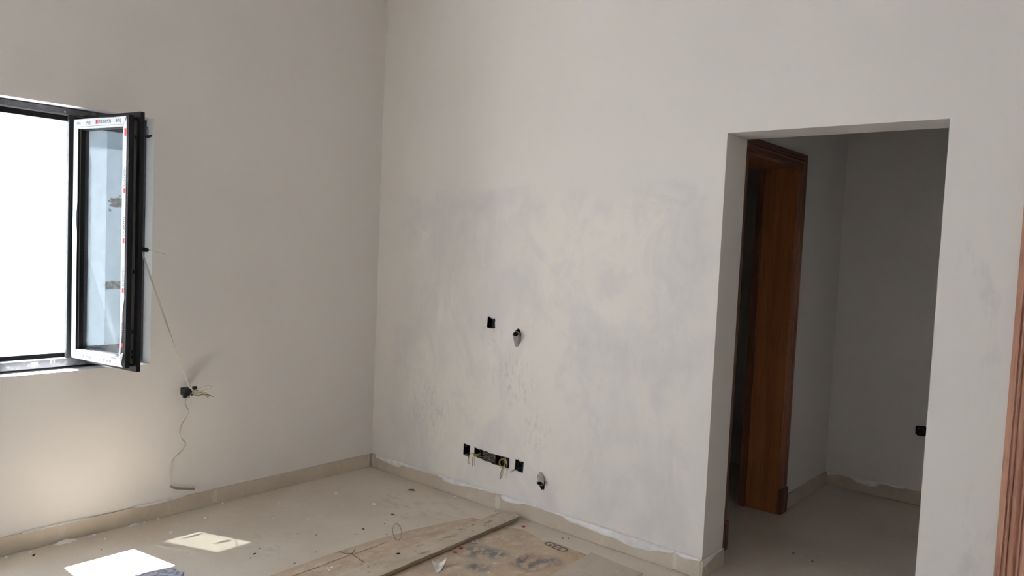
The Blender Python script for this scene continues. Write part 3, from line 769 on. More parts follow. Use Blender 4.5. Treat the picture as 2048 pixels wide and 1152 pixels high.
b1 = tag(tub('electrical_box', BOX1, toB), 'small black socket box alone, left of the upper grey pipe', 'socket box')
obj('clip', B((1.046, -0.004, 1.098), (1.064, 0.006, 1.108), 0.0015), M['box'], b1)
obj('screw_post', tube(bmesh.new(), [(1.052, 0.038, 1.062), (1.052, 0.004, 1.062)], 0.004, 8), M['darkwire'], b1)
wires(b1, [([(1.02, 0.036, 1.085), (1.03, 0.010, 1.080), (1.045, 0.012, 1.06), (1.05, 0.036, 1.056)], 'darkwire')])
b2 = tag(tub('electrical_box', BOX2, toB), 'black socket box at the left end of the low row', 'socket box', 'low row of socket boxes')
obj('screw_post', tube(bmesh.new(), [(0.868, 0.038, 0.315), (0.868, 0.004, 0.315)], 0.004, 8), M['darkwire'], b2)
obj('plaster_crust', B((0.862, -0.002, 0.258), (0.900, 0.012, 0.266), 0.002), M['mortar'], b2)
SL = [(0.945, 0.324), (0.985, 0.318), (1.000, 0.320), (1.002, 0.267), (0.975, 0.267), (0.944, 0.272)]
SR = [(1.112, 0.316), (1.16, 0.315), (1.218, 0.317), (1.220, 0.258), (1.175, 0.258), (1.112, 0.257)]
mo = obj('mortar_fill', bmesh.new(), M['mortar'], wf)
bm = bmesh.new(); gx = [1.003 + i * 0.0107 for i in range(11)]; rows = []
for i, x in enumerate(gx):
    zl = 0.2665 - 0.006 * min(1, i / 6); zh = 0.319 - 0.002 * (i / 10)
    rows.append([bm.verts.new((x, 0.016 + 0.022 * noise.noise(Vector((x * 60, j * 0.9, 0))) + (0.016 if i in (3, 7) else 0), zl + (zh - zl) * j / 6)) for j in range(7)])
for a, b in zip(rows[:-1], rows[1:]):
    for j in range(6): bm.faces.new((a[j], b[j], b[j + 1], a[j + 1]))
bmesh.ops.recalc_face_normals(bm, faces=bm.faces); bm.to_mesh(mo.data); bm.free()
bs1 = tag(tub('electrical_box', SL, toB), 'black socket box with straight yellow-green wires hanging over its left edge', 'socket box', 'low row of socket boxes')
wires(bs1, [
    ([(0.985, 0.030, 0.300), (0.985, -0.012, 0.292), (0.955, -0.030, 0.296), (0.940, -0.034, 0.284), (0.930, -0.030, 0.255), (0.927, -0.022, 0.222)], 'yellow'),
    ([(0.975, 0.030, 0.295), (0.970, -0.012, 0.290), (0.945, -0.028, 0.292), (0.932, -0.032, 0.275), (0.923, -0.030, 0.245), (0.921, -0.024, 0.222)], 'darkwire'),
    ([(0.985, 0.030, 0.290), (0.982, -0.014, 0.292), (0.968, -0.026, 0.290), (0.962, -0.030, 0.265), (0.958, -0.026, 0.235), (0.955, -0.022, 0.215)], 'darkwire'),
    ([(0.990, 0.030, 0.290), (0.990, -0.014, 0.288), (0.978, -0.028, 0.292), (0.975, -0.032, 0.265), (0.976, -0.028, 0.240), (0.975, -0.024, 0.222)], 'yellow'),
    ([(0.990, 0.020, 0.285), (0.975, -0.012, 0.287), (0.960, -0.020, 0.288), (0.975, -0.022, 0.284), (1.000, -0.010, 0.282), (1.02, 0.012, 0.280)], 'yellow'),
    ([(0.985, 0.020, 0.280), (0.965, -0.014, 0.283), (0.985, -0.020, 0.277), (1.005, -0.012, 0.273), (1.03, 0.012, 0.272)], 'green')])
bs2 = tag(tub('electrical_box', SR, toB), 'black socket box with a coiled yellow-green wire hanging from it', 'socket box', 'low row of socket boxes')
coil = [(1.175, 0.02, 0.30)]
for i in range(15):
    a = i * 2 * math.pi / 7; coil.append((1.185 + 0.022 * math.cos(a), -0.012 - i * 0.0012, 0.284 + 0.024 * math.sin(a)))
wires(bs2, [(coil, 'yellow'),
            ([(1.16, 0.02, 0.31), (1.17, -0.015, 0.313), (1.195, -0.022, 0.308), (1.206, -0.026, 0.285), (1.196, -0.030, 0.245), (1.188, -0.030, 0.205), (1.183, -0.028, 0.192), (1.179, -0.028, 0.200), (1.184, -0.030, 0.225), (1.195, -0.030, 0.262)], 'green'),
            ([(1.17, 0.02, 0.31), (1.19, -0.018, 0.312), (1.212, -0.024, 0.296), (1.208, -0.028, 0.262), (1.196, -0.028, 0.222), (1.192, -0.026, 0.198)], 'yellow'),
            ([(1.18, 0.02, 0.31), (1.198, -0.016, 0.313), (1.216, -0.02, 0.300), (1.219, -0.02, 0.27)], 'palewire')], 0.0017)
b3 = tag(tub('electrical_box', BOX3, toB), 'black socket box at the right end of the low row with thin blue wires', 'socket box', 'low row of socket boxes')
wires(b3, [([(1.29, 0.03, 0.275), (1.275, -0.008, 0.268), (1.258, -0.016, 0.262), (1.236, -0.014, 0.254)], 'bluewire'),
           ([(1.29, 0.03, 0.272), (1.272, -0.008, 0.262), (1.252, -0.018, 0.252), (1.240, -0.016, 0.243)], 'bluewire'),
           ([(1.29, 0.03, 0.270), (1.268, -0.010, 0.258), (1.256, -0.018, 0.248), (1.250, -0.018, 0.238)], 'bluewire'),
           ([(1.282, 0.03, 0.31), (1.285, 0.000, 0.300), (1.292, 0.002, 0.275), (1.294, 0.03, 0.262)], 'darkwire'),
           ([(1.290, 0.03, 0.315), (1.300, 0.002, 0.305), (1.312, 0.004, 0.300), (1.32, 0.03, 0.296)], 'darkwire')], 0.0012)
bv_ = tag(tub('electrical_box', VBOX, toV), 'round black socket box low on the vestibule rear wall', 'socket box')
obj('socket_ring', tube(bmesh.new(), [(2.91 + 0.020 * math.cos(i * math.pi / 8), VY - 0.001, 0.478 + 0.020 * math.sin(i * math.pi / 8)) for i in range(16)], 0.0035, 6, closed=True), M['darkwire'], bv_, True)
obj('socket_core', tube(bmesh.new(), [(2.91, VY + 0.03, 0.478), (2.91, VY, 0.478)], 0.010, 10), M['box'], bv_)


def pipe(name, a, b, r, wt, label):
    a, b = Vector(a), Vector(b); d = (b - a).normalized(); s = d.cross(Vector((0, 0, 1))).normalized(); w = d.cross(s)
    bm = bmesh.new(); n = 20; loops = []
    for p, rr in ((a, r), (b, r), (b, r - wt), (a, r - wt)):
        loops.append([bm.verts.new(p + rr * (math.cos(k * 2 * math.pi / n) * s + math.sin(k * 2 * math.pi / n) * w)) for k in range(n)])
    for q0, q1 in zip(loops, loops[1:] + loops[:1]):
        for k in range(n):
            f_ = bm.faces.new((q0[k], q0[(k + 1) % n], q1[(k + 1) % n], q1[k])); f_.material_index = 1 if q0 is loops[2] else 0
    o = obj(name, bm, M['pvc'], None, False); o.data.materials.append(M['pvc_in']); tag(o, label, 'pipe')
    bm = bmesh.new(); n2 = 16; c0 = [bm.verts.new(a + d * 0.012 + (r - wt * 1.05) * (math.cos(k * 2 * math.pi / n2) * s + math.sin(k * 2 * math.pi / n2) * w)) for k in range(n2)]
    bm.faces.new(c0); ins = obj('pipe_dark_disc', bm, M['pvc_in'], o)  # dark disc across the bore, standing for the shade deep inside
    return o


P1 = Vector((1.2604, -0.042, 1.0432)); P2 = Vector((1.4731, -0.03, 0.2358))
D1 = Vector((0.30, -0.60, 0.74)).normalized(); D2 = Vector((0.35, -0.70, -0.65)).normalized()
pipe('conduit_pipe', P1 - D1 * 0.150, P1, 0.0190, 0.003, 'grey plastic pipe stub slanting up out of the wall')
pipe('conduit_pipe', P2 - D2 * 0.125, P2, 0.0200, 0.003, 'grey plastic pipe stub pointing down low on the wall')

# socket pulled out of the window wall
sb = bmesh.new()
box(sb, (-0.045, -1.330, 0.645), (0.030, -1.288, 0.686), 0.003); box(sb, (0.012, -1.338, 0.636), (0.036, -1.306, 0.664), 0.005); box(sb, (0.020, -1.290, 0.676), (0.040, -1.268, 0.696), 0.003)
sb = tag(obj('socket_box', sb, M['box']), 'black socket box pulled out of the wall under the open window', 'socket box')
obj('terminal_block', B((0.026, -1.288, 0.658), (0.046, -1.262, 0.676), 0.003), M['palewire'], sb)
wires(sb, [
    ([(0.02, -1.285, 0.665), (0.04, -1.265, 0.668), (0.055, -1.235, 0.660), (0.062, -1.218, 0.645), (0.060, -1.212, 0.632)], 'yellow'),
    ([(0.02, -1.285, 0.660), (0.045, -1.262, 0.662), (0.060, -1.236, 0.653), (0.066, -1.224, 0.634)], 'green'),
    ([(0.02, -1.285, 0.655), (0.046, -1.266, 0.655), (0.062, -1.240, 0.650), (0.070, -1.206, 0.642)], 'yellow'),
    ([(0.02, -1.285, 0.650), (0.046, -1.270, 0.648), (0.066, -1.235, 0.652), (0.075, -1.196, 0.636)], 'darkwire'),
    ([(0.02, -1.288, 0.645), (0.044, -1.270, 0.643), (0.062, -1.246, 0.646), (0.068, -1.222, 0.640)], 'yellow')], 0.0018)
cb = bmesh.new(); tube(cb, smooth_path([(-0.098, -1.282, 0.652), (-0.06, -1.296, 0.660), (-0.015, -1.306, 0.664)]), 0.012, 8)
obj('cable_tail', cb, M['box'], sb)
for v in sb.data.vertices:
    if v.co.x < -0.02: v.co.x = -0.025
for ob_ in sb.children: ob_.data.update()
sb.location = (0.055, -0.028, 0.012)

# ------------------------------------------------------------------ wooden doorway of the vestibule (door_1) and the door at the far right (door_2)
d1_ = empty('door_1', (0, 0, 0)); tag(d1_, 'brown wooden door frame in the vestibule, opening on a dark room', 'door frame', kind='structure')
CASW, CT = 0.092, 0.020
LIN = 0.022


def casing_profile(w, t):
    """moulded architrave section: (across, out)"""
    P_ = [(0, 0), (0, t * 0.85), (w * 0.19, t * 0.85), (w * 0.20, t * 0.55), (w * 0.245, t * 0.50), (w * 0.26, t * 0.92), (w * 0.30, t), (w * 0.335, t * 0.92), (w * 0.345, t * 0.6)]
    for i in range(7):
        a = i / 6; P_.append((w * (0.36 + 0.24 * a), t * (0.62 + 0.30 * math.sin(a * math.pi) ** 0.8)))
    P_ += [(w * 0.615, t * 0.58), (w * 0.64, t * 0.85), (w * 0.69, t * 0.9), (w * 0.715, t * 0.6), (w * 0.74, t * 0.62), (w * 0.86, t * 0.8), (w * 0.97, t * 0.55), (w, t * 0.35), (w, 0)]
    return P_


def casing(name, parent, to3, a, b, w=CASW, t=CT, material=None, mitre_a=0.0, mitre_b=0.0):
    """extrude the architrave section from a to b; to3(across, out, along)"""
    pr_ = casing_profile(w, t); bm = bmesh.new()
    r0 = [bm.verts.new(to3(u, o_, a + mitre_a * u)) for u, o_ in pr_]; r1 = [bm.verts.new(to3(u, o_, b + mitre_b * u)) for u, o_ in pr_]
    n = len(pr_)
    for i in range(n): bm.faces.new((r0[i], r0[(i + 1) % n], r1[(i + 1) % n], r1[i]))
    for r in (r0, r1):
        f = bm.faces.new(r); bmesh.ops.triangulate(bm, faces=[f])
    return obj(name, bm, material or M['casing'], parent)


YO, ZO = 1.272, 2.148      # outer corner of the casing
YL = 0.345
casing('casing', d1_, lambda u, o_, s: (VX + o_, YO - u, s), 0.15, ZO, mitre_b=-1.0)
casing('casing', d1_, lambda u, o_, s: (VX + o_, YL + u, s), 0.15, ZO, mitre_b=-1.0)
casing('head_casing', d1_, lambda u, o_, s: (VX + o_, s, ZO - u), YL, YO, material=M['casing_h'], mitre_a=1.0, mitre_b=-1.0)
for ya, yb in ((YO - CASW - 0.001, YO + 0.004), (YL - 0.004, YL + CASW + 0.001)):
    pb = bmesh.new(); box(pb, (VX, ya, 0.001), (VX + 0.026, yb, 0.153), 0.002)
    box(pb, (VX + 0.024, ya + 0.018, 0.006), (VX + 0.030, ya + 0.050, 0.146), 0.002); box(pb, (VX + 0.024, ya + 0.058, 0.006), (VX + 0.030, ya + 0.088, 0.146), 0.002)
    obj('plinth_block', pb, M['plinthwood'], d1_)
LX0, LX1 = VX - 0.195, VX + 0.004
obj('lining', B((LX0, DR - 0.022, 0.001), (LX1, DR - 0.001, DH - 0.001), 0.001), M['lining'], d1_)
obj('lining', B((LX0, DL + 0.001, 0.001), (LX1, DL + 0.022, DH - 0.001), 0.001), M['lining'], d1_)
obj('head_lining', B((LX0, DL + 0.022, DH - 0.022), (LX1, DR - 0.022, DH - 0.001), 0.001), M['lining'], d1_)
for y0, y1 in ((DR - 0.022 - 0.016, DR - 0.022), (DL + 0.022, DL + 0.038)):
    obj('door_stop', B((LX0 - 0.040, y0, 0.001), (LX0 + 0.003, y1, DH - 0.022), 0.002), M['casing'], d1_)
obj('door_stop', B((LX0 - 0.040, DL + 0.038, DH - 0.038), (LX0 + 0.003, DR - 0.038, DH - 0.022), 0.002), M['casing_h'], d1_)

d2_ = empty('door_2', (0, 0, 0)); tag(d2_, 'moulded red-brown door casing at the right edge', 'door frame', kind='structure')
X2 = 3.604
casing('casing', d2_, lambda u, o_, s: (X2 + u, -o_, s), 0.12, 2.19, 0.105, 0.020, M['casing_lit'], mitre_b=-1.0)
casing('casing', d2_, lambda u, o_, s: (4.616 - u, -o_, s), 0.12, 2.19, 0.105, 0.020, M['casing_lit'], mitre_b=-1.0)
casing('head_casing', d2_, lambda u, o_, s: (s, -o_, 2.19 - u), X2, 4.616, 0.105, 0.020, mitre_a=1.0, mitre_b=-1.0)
for xa in (X2 - 0.003, 4.51):
    obj('plinth_block', B((xa, -0.026, 0.001), (xa + 0.109, 0, 0.122), 0.002), M['plinthwood'], d2_)
obj('lining', B((D2L + 0.001, -0.004, 0.001), (D2L + 0.022, TB, D2H - 0.001), 0.001), M['lining'], d2_)
obj('lining', B((D2R - 0.022, -0.004, 0.001), (D2R - 0.001, TB, D2H - 0.001), 0.001), M['lining'], d2_)
obj('head_lining', B((D2L + 0.022, -0.004, D2H - 0.022), (D2R - 0.022, TB, D2H - 0.001), 0.001), M['lining'], d2_)
leaf = obj('door_leaf', B((D2L + 0.024, 0.03, 0.006), (D2R - 0.024, 0.07, D2H - 0.024), 0.002), M['doorleaf'], d2_)
for z0, z1 in ((0.18, 0.95), (1.10, 1.95)):
    obj('panel', B((D2L + 0.13, 0.022, z0), (D2R - 0.13, 0.0305, z1), 0.006), M['doorleaf'], leaf)
obj('handle', tube(bmesh.new(), [(D2L + 0.08, 0.03, 1.03), (D2L + 0.08, -0.02, 1.03), (D2L + 0.09, -0.03, 1.03), (D2L + 0.19, -0.03, 1.03)], 0.009, 8), M['rail'], leaf)

# ------------------------------------------------------------------ things on the floor
ZF = 0.0005
# plank
pk = bmesh.new()
NA, NB = 60, 8
A0, A1 = Vector((1.244, -0.066, 0)), Vector((1.367, -0.052, 0)); B0, B1 = Vector((1.296, -1.75, 0)), Vector((1.452, -1.75, 0))
gt, gb = [], []
for i in range(NA + 1):
    f = i / NA; ra, rb = [], []
    for j in range(NB + 1):
        g = j / NB; p = A0.lerp(B0, f).lerp(A1.lerp(B1, f), g)
        if j in (0, NB): p.x += 0.004 * noise.noise(Vector((i * 0.35, j, 0))) + (0.003 * noise.noise(Vector((i * 1.3, j, 4))))
        if i == 0: p.y += 0.008 * noise.noise(Vector((j * 0.9, 3, 0))) - (0.012 if j == NB else 0)
        z = 0.034 + 0.0014 * noise.noise(Vector((p.x * 30, p.y * 5, 0))) - (0.003 if j in (0, NB) else 0)
        ra.append(pk.verts.new((p.x, p.y, z)))
        rb.append(pk.verts.new((p.x + (0.004 if j == 0 else -0.006 if j == NB else 0), p.y, 0.0085)))
    gt.append(ra); gb.append(rb)
for i in range(NA):
    for j in range(NB):
        pk.faces.new((gt[i][j], gt[i][j + 1], gt[i + 1][j + 1], gt[i + 1][j])); pk.faces.new((gb[i][j], gb[i + 1][j], gb[i + 1][j + 1], gb[i][j + 1]))
for i in range(NA):
    for j in (0, NB): pk.faces.new((gt[i][j], gt[i + 1][j], gb[i + 1][j], gb[i][j]))
for j in range(NB):
    for i in (0, NA): pk.faces.new((gt[i][j], gt[i][j + 1], gb[i][j + 1], gb[i][j]))
tag(obj('wooden_plank', pk, M['plank']), 'long dusty wooden plank lying on cardboard towards the patched wall', 'plank')


def warped_sheet(bm, poly, z0, thick, amp, seed, fixed_edge=True):
    """cardboard or plastic sheet: outline, finely cut, gently buckled"""
    pts = []
    n = len(poly)
    for i in range(n):
        a, b = Vector((*poly[i], 0)), Vector((*poly[(i + 1) % n], 0)); k = max(1, int((b - a).length / 0.04))
        for s in range(k): 
            q = a.lerp(b, s / k); pts.append((q.x + 0.003 * noise.noise(Vector((q.x * 30, q.y * 30, seed))), q.y + 0.003 * noise.noise(Vector((q.x * 30, q.y * 30, seed + 9)))))
    vs = [bm.verts.new((x, y, z0 + thick)) for x, y in pts]
    f = bm.faces.new(vs); bmesh.ops.triangulate(bm, faces=[f]); 
    bmesh.ops.subdivide_edges(bm, edges=bm.edges[:], cuts=2, use_grid_fill=True)
    for v in bm.verts: v.co.z += amp * (0.5 + 0.5 * noise.noise(Vector((v.co.x * 9, v.co.y * 9, seed)))) 
    r = bmesh.ops.extrude_face_region(bm, geom=bm.faces[:])
    for e in r['geom']:
        if isinstance(e, bmesh.types.BMVert): e.co.z = z0
    return bm


cl = warped_sheet(bmesh.new(), [(1.05, -1.75), (1.022, -1.155), (1.026, -0.86), (1.05, -0.62), (1.10, -0.40), (1.15, -0.22), (1.235, -0.20), (1.30, -0.25), (1.33, -1.0), (1.34, -1.75)], ZF, 0.003, 0.002, 1.0)
cl = tag(obj('cardboard_sheet', cl, M['card_left']), 'brown cardboard sheet sticking out from the left side of the plank', 'cardboard')
fl = warped_sheet(bmesh.new(), [(1.062, -1.75), (1.034, -1.155), (1.04, -1.05), (1.098, -1.028), (1.106, -1.2), (1.112, -1.75)], 0.0052, 0.0022, 0.0015, 3.0)
obj('flap', fl, M['card_left'], cl)
obj('flap', warped_sheet(bmesh.new(), [(1.04, -1.015), (1.036, -0.89), (1.06, -0.80), (1.098, -0.80), (1.102, -0.90), (1.103, -1.02)], 0.0052, 0.0018, 0.001, 5.0), M['card_left'], cl)

cr = warped_sheet(bmesh.new(), [(1.36, -0.20), (1.46, -0.15), (1.56, -0.17), (1.655, -0.208), (1.70, -0.40), (1.72, -0.70), (1.72, -1.6), (1.40, -1.6), (1.38, -0.8)], ZF, 0.003, 0.0022, 11.0)
cr = tag(obj('cardboard_sheet', cr, M['card_right']), 'mud-stained cardboard sheet right of the plank', 'cardboard')
fp = warped_sheet(bmesh.new(), [(1.656, -0.212), (1.684, -0.186), (1.906, -0.192), (1.94, -0.44), (1.96, -1.2), (1.74, -1.2), (1.700, -0.52)], 0.0066, 0.0045, 0.0022, 13.0)
fp = tag(obj('cardboard_sheet', fp, M['card_flap']), 'cardboard piece with dark block lettering and grey mud stain', 'cardboard')
lm = Matrix.Translation((1.668, -0.243, 0.0136)) @ Matrix.Rotation(R(-5), 4, 'Z')
lettering('GED', 0.074, lm, M['faded_ink'], 'printed_lettering', fp, 1.0, 0.0014)
bd = slab(bmesh.new(), [(1.915, -0.160), (2.23, -0.188), (2.27, -0.9), (1.985, -0.9), (1.936, -0.46)], 0.0136, 0.0186)
bmesh.ops.bevel(bd, geom=[e for e in bd.edges], offset=0.001, segments=1, affect='EDGES')
tag(obj('thin_board', bd, M['board']), 'thin grey-beige board lying flat beside the lettered cardboard', 'board')

# crumpled bluish plastic at the edge of the sunny patch
bm = warped_sheet(bmesh.new(), [(0.622, -1.87), (0.620, -1.80), (0.640, -1.745), (0.652, -1.70), (0.68, -1.690), (0.70, -1.700), (0.735, -1.676), (0.765, -1.70), (0.80, -1.78), (0.80, -1.9), (0.7, -1.95)], ZF, 0.003, 0.006, 21.0)
tag(obj('plastic_scrap', bm, M['bag'], None, False), 'crumpled bluish plastic scrap beside the bright sun patch', 'plastic scrap')

# upright strap hoop
hp = []
for i in range(26):
    a = i * 2 * math.pi / 26; sx = math.cos(a); sz = math.sin(a)
    w = 0.023 * sx * (1.0 if sz < 0.3 else 1.0 - 0.25 * (sz - 0.3)) - 0.004 * sz
    hp.append(Vector((1.109 + w * 0.76, -0.740 + w * 0.64, 0.047 + 0.0435 * sz + (0.004 if sx < -0.5 else 0))))
hp.append(hp[0].copy())
bm = ribbon(bmesh.new(), hp, 0.006, [(-0.64, 0.76, 0)] * len(hp), 0.0016)
tag(obj('strap_hoop', bm, M['strap2']), 'thin grey strap hoop standing upright at the cardboard edge', 'strap')

# bent brown wire
bm = tube(bmesh.new(), smooth_path([(1.032, -1.057, 0.006), (1.05, -1.048, 0.012), (1.073, -1.043, 0.011), (1.105, -1.027, 0.014), (1.094, -1.000, 0.020), (1.086, -0.992, 0.016)]), 0.0024, 5)
tube(bm, smooth_path([(1.106, -1.026, 0.014), (1.150, -1.030, 0.011), (1.216, -1.038, 0.010)]), 0.0018, 5)
tag(obj('bent_wire', bm, M['brownwire']), 'forked dark wire lying across the left cardboard', 'wire')

# torn paper cup scrap: a curved shell with two upturned tips
pc = bmesh.new(); rows = []
for r in [[(1.4546, -0.8237, 0.03), (1.4584, -0.8037, 0.018), (1.4682, -0.7863, 0.011), (1.4856, -0.7806, 0.022), (1.4948, -0.7671, 0.038)], [(1.4717, -0.8364, 0.022), (1.4788, -0.8231, 0.013), (1.4877, -0.8085, 0.009), (1.5058, -0.8036, 0.018), (1.5077, -0.7861, 0.028)], [(1.4964, -0.8499, 0.012), (1.506, -0.8459, 0.009), (1.5124, -0.8359, 0.008), (1.5198, -0.8268, 0.01), (1.5178, -0.8087, 0.016)], [(1.5224, -0.8617, 0.007), (1.5334, -0.8659, 0.007), (1.5386, -0.8645, 0.007), (1.536, -0.8555, 0.007), (1.5307, -0.8406, 0.008)]]:
    rows.append([pc.verts.new(q) for q in r])
for a, b in zip(rows[:-1], rows[1:]):
    for k in range(4): pc.faces.new((a[k], a[k + 1], b[k + 1], b[k]))
bmesh.ops.solidify(pc, geom=pc.faces[:], thickness=0.0012)
bmesh.ops.subdivide_edges(pc, edges=pc.edges[:], cuts=2, smooth=0.6, use_grid_fill=True)
tag(obj('torn_paper', pc, M['paper'], None, True), 'torn curved piece of off-white paper beside the plank', 'paper')

# broken white ring and red chips
bm = tube(bmesh.new(), [(1.410 + 0.017 * math.cos(a), -0.474 + 0.017 * math.sin(a), 0.009 + 0.008 * max(0, math.cos(a - 2.3))) for a in [R(-170 + i * 20) for i in range(15)]], 0.0035, 6)
tag(obj('broken_ring', bm, M['ringwhite'], None, True), 'small broken off-white plastic ring under the plank edge', 'plastic ring')


def flake_mesh(name, seed, m_, flat=0.45, n=7, sx=1.0, sy=1.0):
    bm = bmesh.new(); r = random.Random(seed)
    lo = []; hi = []
    for i in range(n):
        a = i * 2 * math.pi / n; k = 0.65 + 0.5 * r.random()
        lo.append(bm.verts.new((sx * k * math.cos(a), sy * k * math.sin(a), 0))); k *= 0.65
        hi.append(bm.verts.new((sx * k * math.cos(a), sy * k * math.sin(a), flat * (0.6 + 0.7 * r.random()))))
    bm.faces.new(lo[::-1]); bm.faces.new(hi)
    for i in range(n): bm.faces.new((lo[i], lo[(i + 1) % n], hi[(i + 1) % n], hi[i]))
    bmesh.ops.recalc_face_normals(bm, faces=bm.faces)
    me = bpy.data.meshes.new(name); bm.to_mesh(me); bm.free(); me.materials.append(m_); return me


CRUMB = [flake_mesh('plaster_crumb', i, M['crumb'], 0.5, 7) for i in range(4)]
LONG = [flake_mesh('plaster_flake', 10 + i, M['crumb'], 0.18, 9, 1.0, 0.28) for i in range(2)]
CHIP = [flake_mesh('dark_chip', 20 + i, M['chip'], 0.4, 6, 1.0, 0.6) for i in range(4)]
REDC = [flake_mesh('red_chip', 30 + i, M['redchip'], 0.35, 6) for i in range(3)]


def drop(name, meshes, x, y, s, label, cat, group=None, rz=None, z=ZF):
    o = bpy.data.objects.new(name, random.choice(meshes)); o.location = (x, y, z); o.scale = (s, s, s)
    o.rotation_euler = (0, 0, random.uniform(0, 6.28) if rz is None else rz); link(o)
    return tag(o, label, cat, group)


drop('red_chip', REDC, 1.430, -0.109, 0.012, 'red plastic chip lying right of the plank end near the wall', 'plastic chip', z=ZF)
drop('red_chip', REDC, 1.413, -0.582, 0.013, 'dark red chip under the plank edge, nearer the white ring', 'plastic chip', z=0.006)
drop('red_chip', REDC, 1.428, -0.640, 0.012, 'dark red chip under the plank edge, nearer the torn paper', 'plastic chip', z=0.006)
for x, y, s, l in ((0.035, -2.168, 0.012, 'white crumb at the skirting foot, at the left edge of the picture'),
                   (0.046, -2.073, 0.010, 'white crumb at the skirting foot behind the flat dark chip'),
                   (0.030, -1.786, 0.012, 'white crumb at the skirting foot right of the long curled flake'),
                   (0.026, -1.805, 0.008, 'small white crumb at the skirting touching the gap after the long flake'),
                   (0.022, -1.535, 0.010, 'white crumb at the skirting foot right of the second long flake'),
                   (0.024, -1.461, 0.011, 'white crumb at the skirting foot in line with the dim sun patch'),
                   (0.024, -1.096, 0.008, 'white crumb at the skirting foot beside the grout joint')):
    drop('plaster_crumb', CRUMB, x, y, s, l, 'plaster crumb')
drop('plaster_flake', LONG, 0.028, -1.915, 0.060, 'long curled plaster flake by the skirting, longest at the window wall', 'plaster flake', rz=R(88))
drop('plaster_flake', LONG, 0.026, -1.589, 0.040, 'long plaster flake by the skirting below the open sash', 'plaster flake', rz=R(95))
for x, y, s, l in ((0.309, -0.521, 0.014, 'white plaster dab on the floor nearest the window wall, towards the far corner'),
                   (0.605, -0.474, 0.013, 'flat white plaster dab in the middle of the bare floor'),
                   (0.55, -0.887, 0.010, 'pale plaster dab on the floor between the dim sun patch and the hoop'),
                   (0.83, -0.03, 0.010, 'white plaster crumb lying by the far wall skirting'),
                   (0.248, -1.499, 0.012, 'white plaster lump between the skirting and the dim sun patch'),
                   (0.17, -1.277, 0.012, 'white plaster streak crumb below the hanging strap end'),
                   (2.26, -0.03, 0.006, 'tiny white crumb at the skirting near the doorway corner'),
                   (0.71, -1.242, 0.008, 'pale crumb just right of the dim sun patch')):
    drop('plaster_crumb', CRUMB, x, y, s, l, 'plaster crumb')
g2 = 'specks on the floor by the window wall'; l2 = 'tiny white plaster speck on the bare floor by the window wall'
for x, y, s in ((0.281, -0.663, 0.007), (0.221, -0.859, 0.008), (0.113, -1.765, 0.007), (0.16, -1.24, 0.006), (0.42, -1.02, 0.005)):
    drop('plaster_speck', CRUMB, x, y, s, l2, 'plaster crumb', g2)
for x, y, s, z, l in ((1.161, -1.18, 0.009, 0.0075, 'largest white crumb on the left cardboard, below the forked wire'),
                      (1.651, -0.596, 0.007, 0.0065, 'white crumb on the muddy cardboard nearest the lettering'),
                      (1.705, -0.695, 0.008, 0.0065, 'white crumb on the muddy cardboard at the bottom of the picture')):
    drop('plaster_crumb', CRUMB, x, y, s, l, 'plaster crumb', z=z)
g3 = 'crumb pair on the left cardboard'; l3 = 'small white crumb on the left cardboard beside the largest one'
for x, y, s, z in ((1.150, -1.20, 0.006, 0.0075), (1.175, -1.205, 0.006, 0.0075)):
    drop('plaster_crumb', CRUMB, x, y, s, l3, 'plaster crumb', g3, z=z)
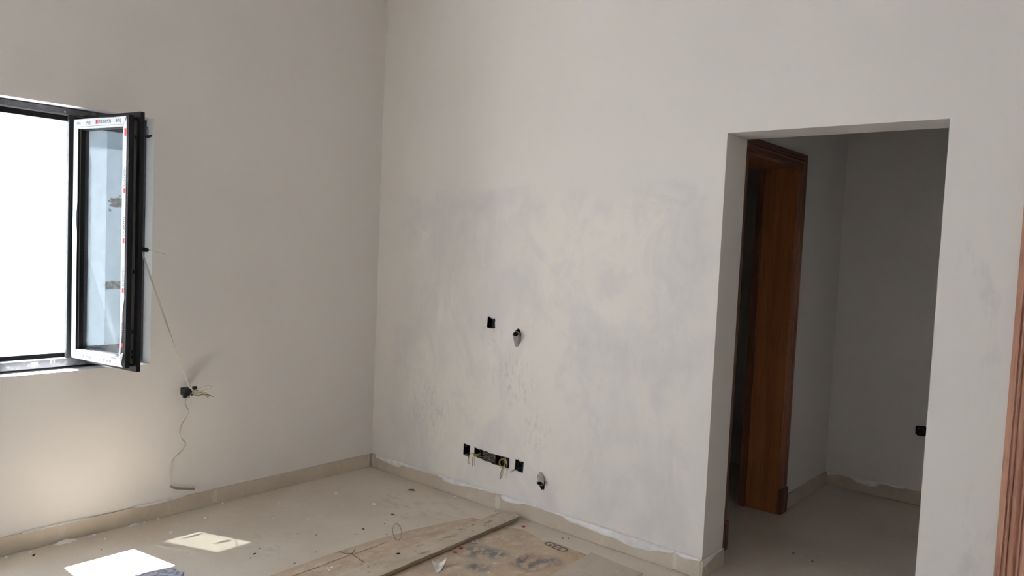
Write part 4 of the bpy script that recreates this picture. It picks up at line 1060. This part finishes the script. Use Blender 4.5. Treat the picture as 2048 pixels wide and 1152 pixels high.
for x, y, s, l in ((0.868, -0.763, 0.010, 'dark brown chip on the bare floor left of the hoop'),
                   (0.885, -0.632, 0.006, 'small dark chip on the floor behind the hoop'),
                   (1.008, -0.721, 0.006, 'small dark chip right beside the foot of the hoop'),
                   (0.767, -1.344, 0.011, 'largest dark chip, right of the dim sun patch'),
                   (0.797, -1.382, 0.006, 'small dark chip in front of the largest chip, near the dim sun patch'),
                   (0.729, -1.291, 0.006, 'small dark chip between the dim sun patch and the largest chip'),
                   (0.986, -1.266, 0.006, 'small dark chip left of the cardboard crease'),
                   (0.094, -2.075, 0.012, 'dark flat chip by the skirting left of the bright sun patch'),
                   (0.234, -1.831, 0.005, 'tiny dark chip just behind the bright sun patch'),
                   (0.536, -1.56, 0.005, 'tiny dark chip between the two sun patches'),
                   (0.993, -0.481, 0.006, 'small dark chip between the hoop and the far end of the plank'),
                   (1.084, -0.46, 0.006, 'small dark chip at the left edge of the cardboard behind the plank'),
                   (1.166, -0.040, 0.006, 'small dark chip at the skirting joint left of the plank end')):
    drop('dark_chip', CHIP, x, y, s, l, 'chip')
g4 = 'chip pair by the far wall'; l4 = 'small dark chip of the pair between lettered cardboard and far skirting'
for x, y, s in ((1.681, -0.082, 0.006), (1.702, -0.061, 0.006)):
    drop('dark_chip', CHIP, x, y, s, l4, 'chip', g4)
g6 = 'specks on the bare floor'; l6 = 'tiny dark speck on the bare floor between the sun patches and the hoop'
for x, y, s in ((0.896, -0.835, 0.005), (0.69, -1.05, 0.005), (0.95, -1.12, 0.005), (0.77, -0.99, 0.005), (0.46, -1.36, 0.004)):
    drop('dark_speck', CHIP, x, y, s, l6, 'chip', g6)
drop('dark_chip', CHIP, 2.642, 0.644, 0.007, 'tiny dark chip in the doorway, the left one', 'chip')
drop('dark_chip', CHIP, 2.751, 0.612, 0.008, 'tiny dark chip in the doorway, the right one', 'chip')
drop('curled_leaf', [flake_mesh('curled_leaf', 41, M['chip'], 0.3, 8, 1.0, 0.2)], 0.570, -0.147, 0.026, 'thin dark curled leaf on the floor near the far corner', 'leaf', rz=R(35))
drop('curled_leaf', [flake_mesh('curled_leaf', 42, M['chip'], 0.3, 8, 1.0, 0.3)], 0.810, -0.508, 0.018, 'short dark curled leaf between the far corner and the hoop', 'leaf', rz=R(25))
drop('dark_chip', [flake_mesh('dark_chip', 43, M['chip'], 0.3, 7, 1.0, 0.35)], 1.300, -0.90, 0.016, 'dark splinter lying on top of the plank', 'chip', rz=R(70), z=0.0345)
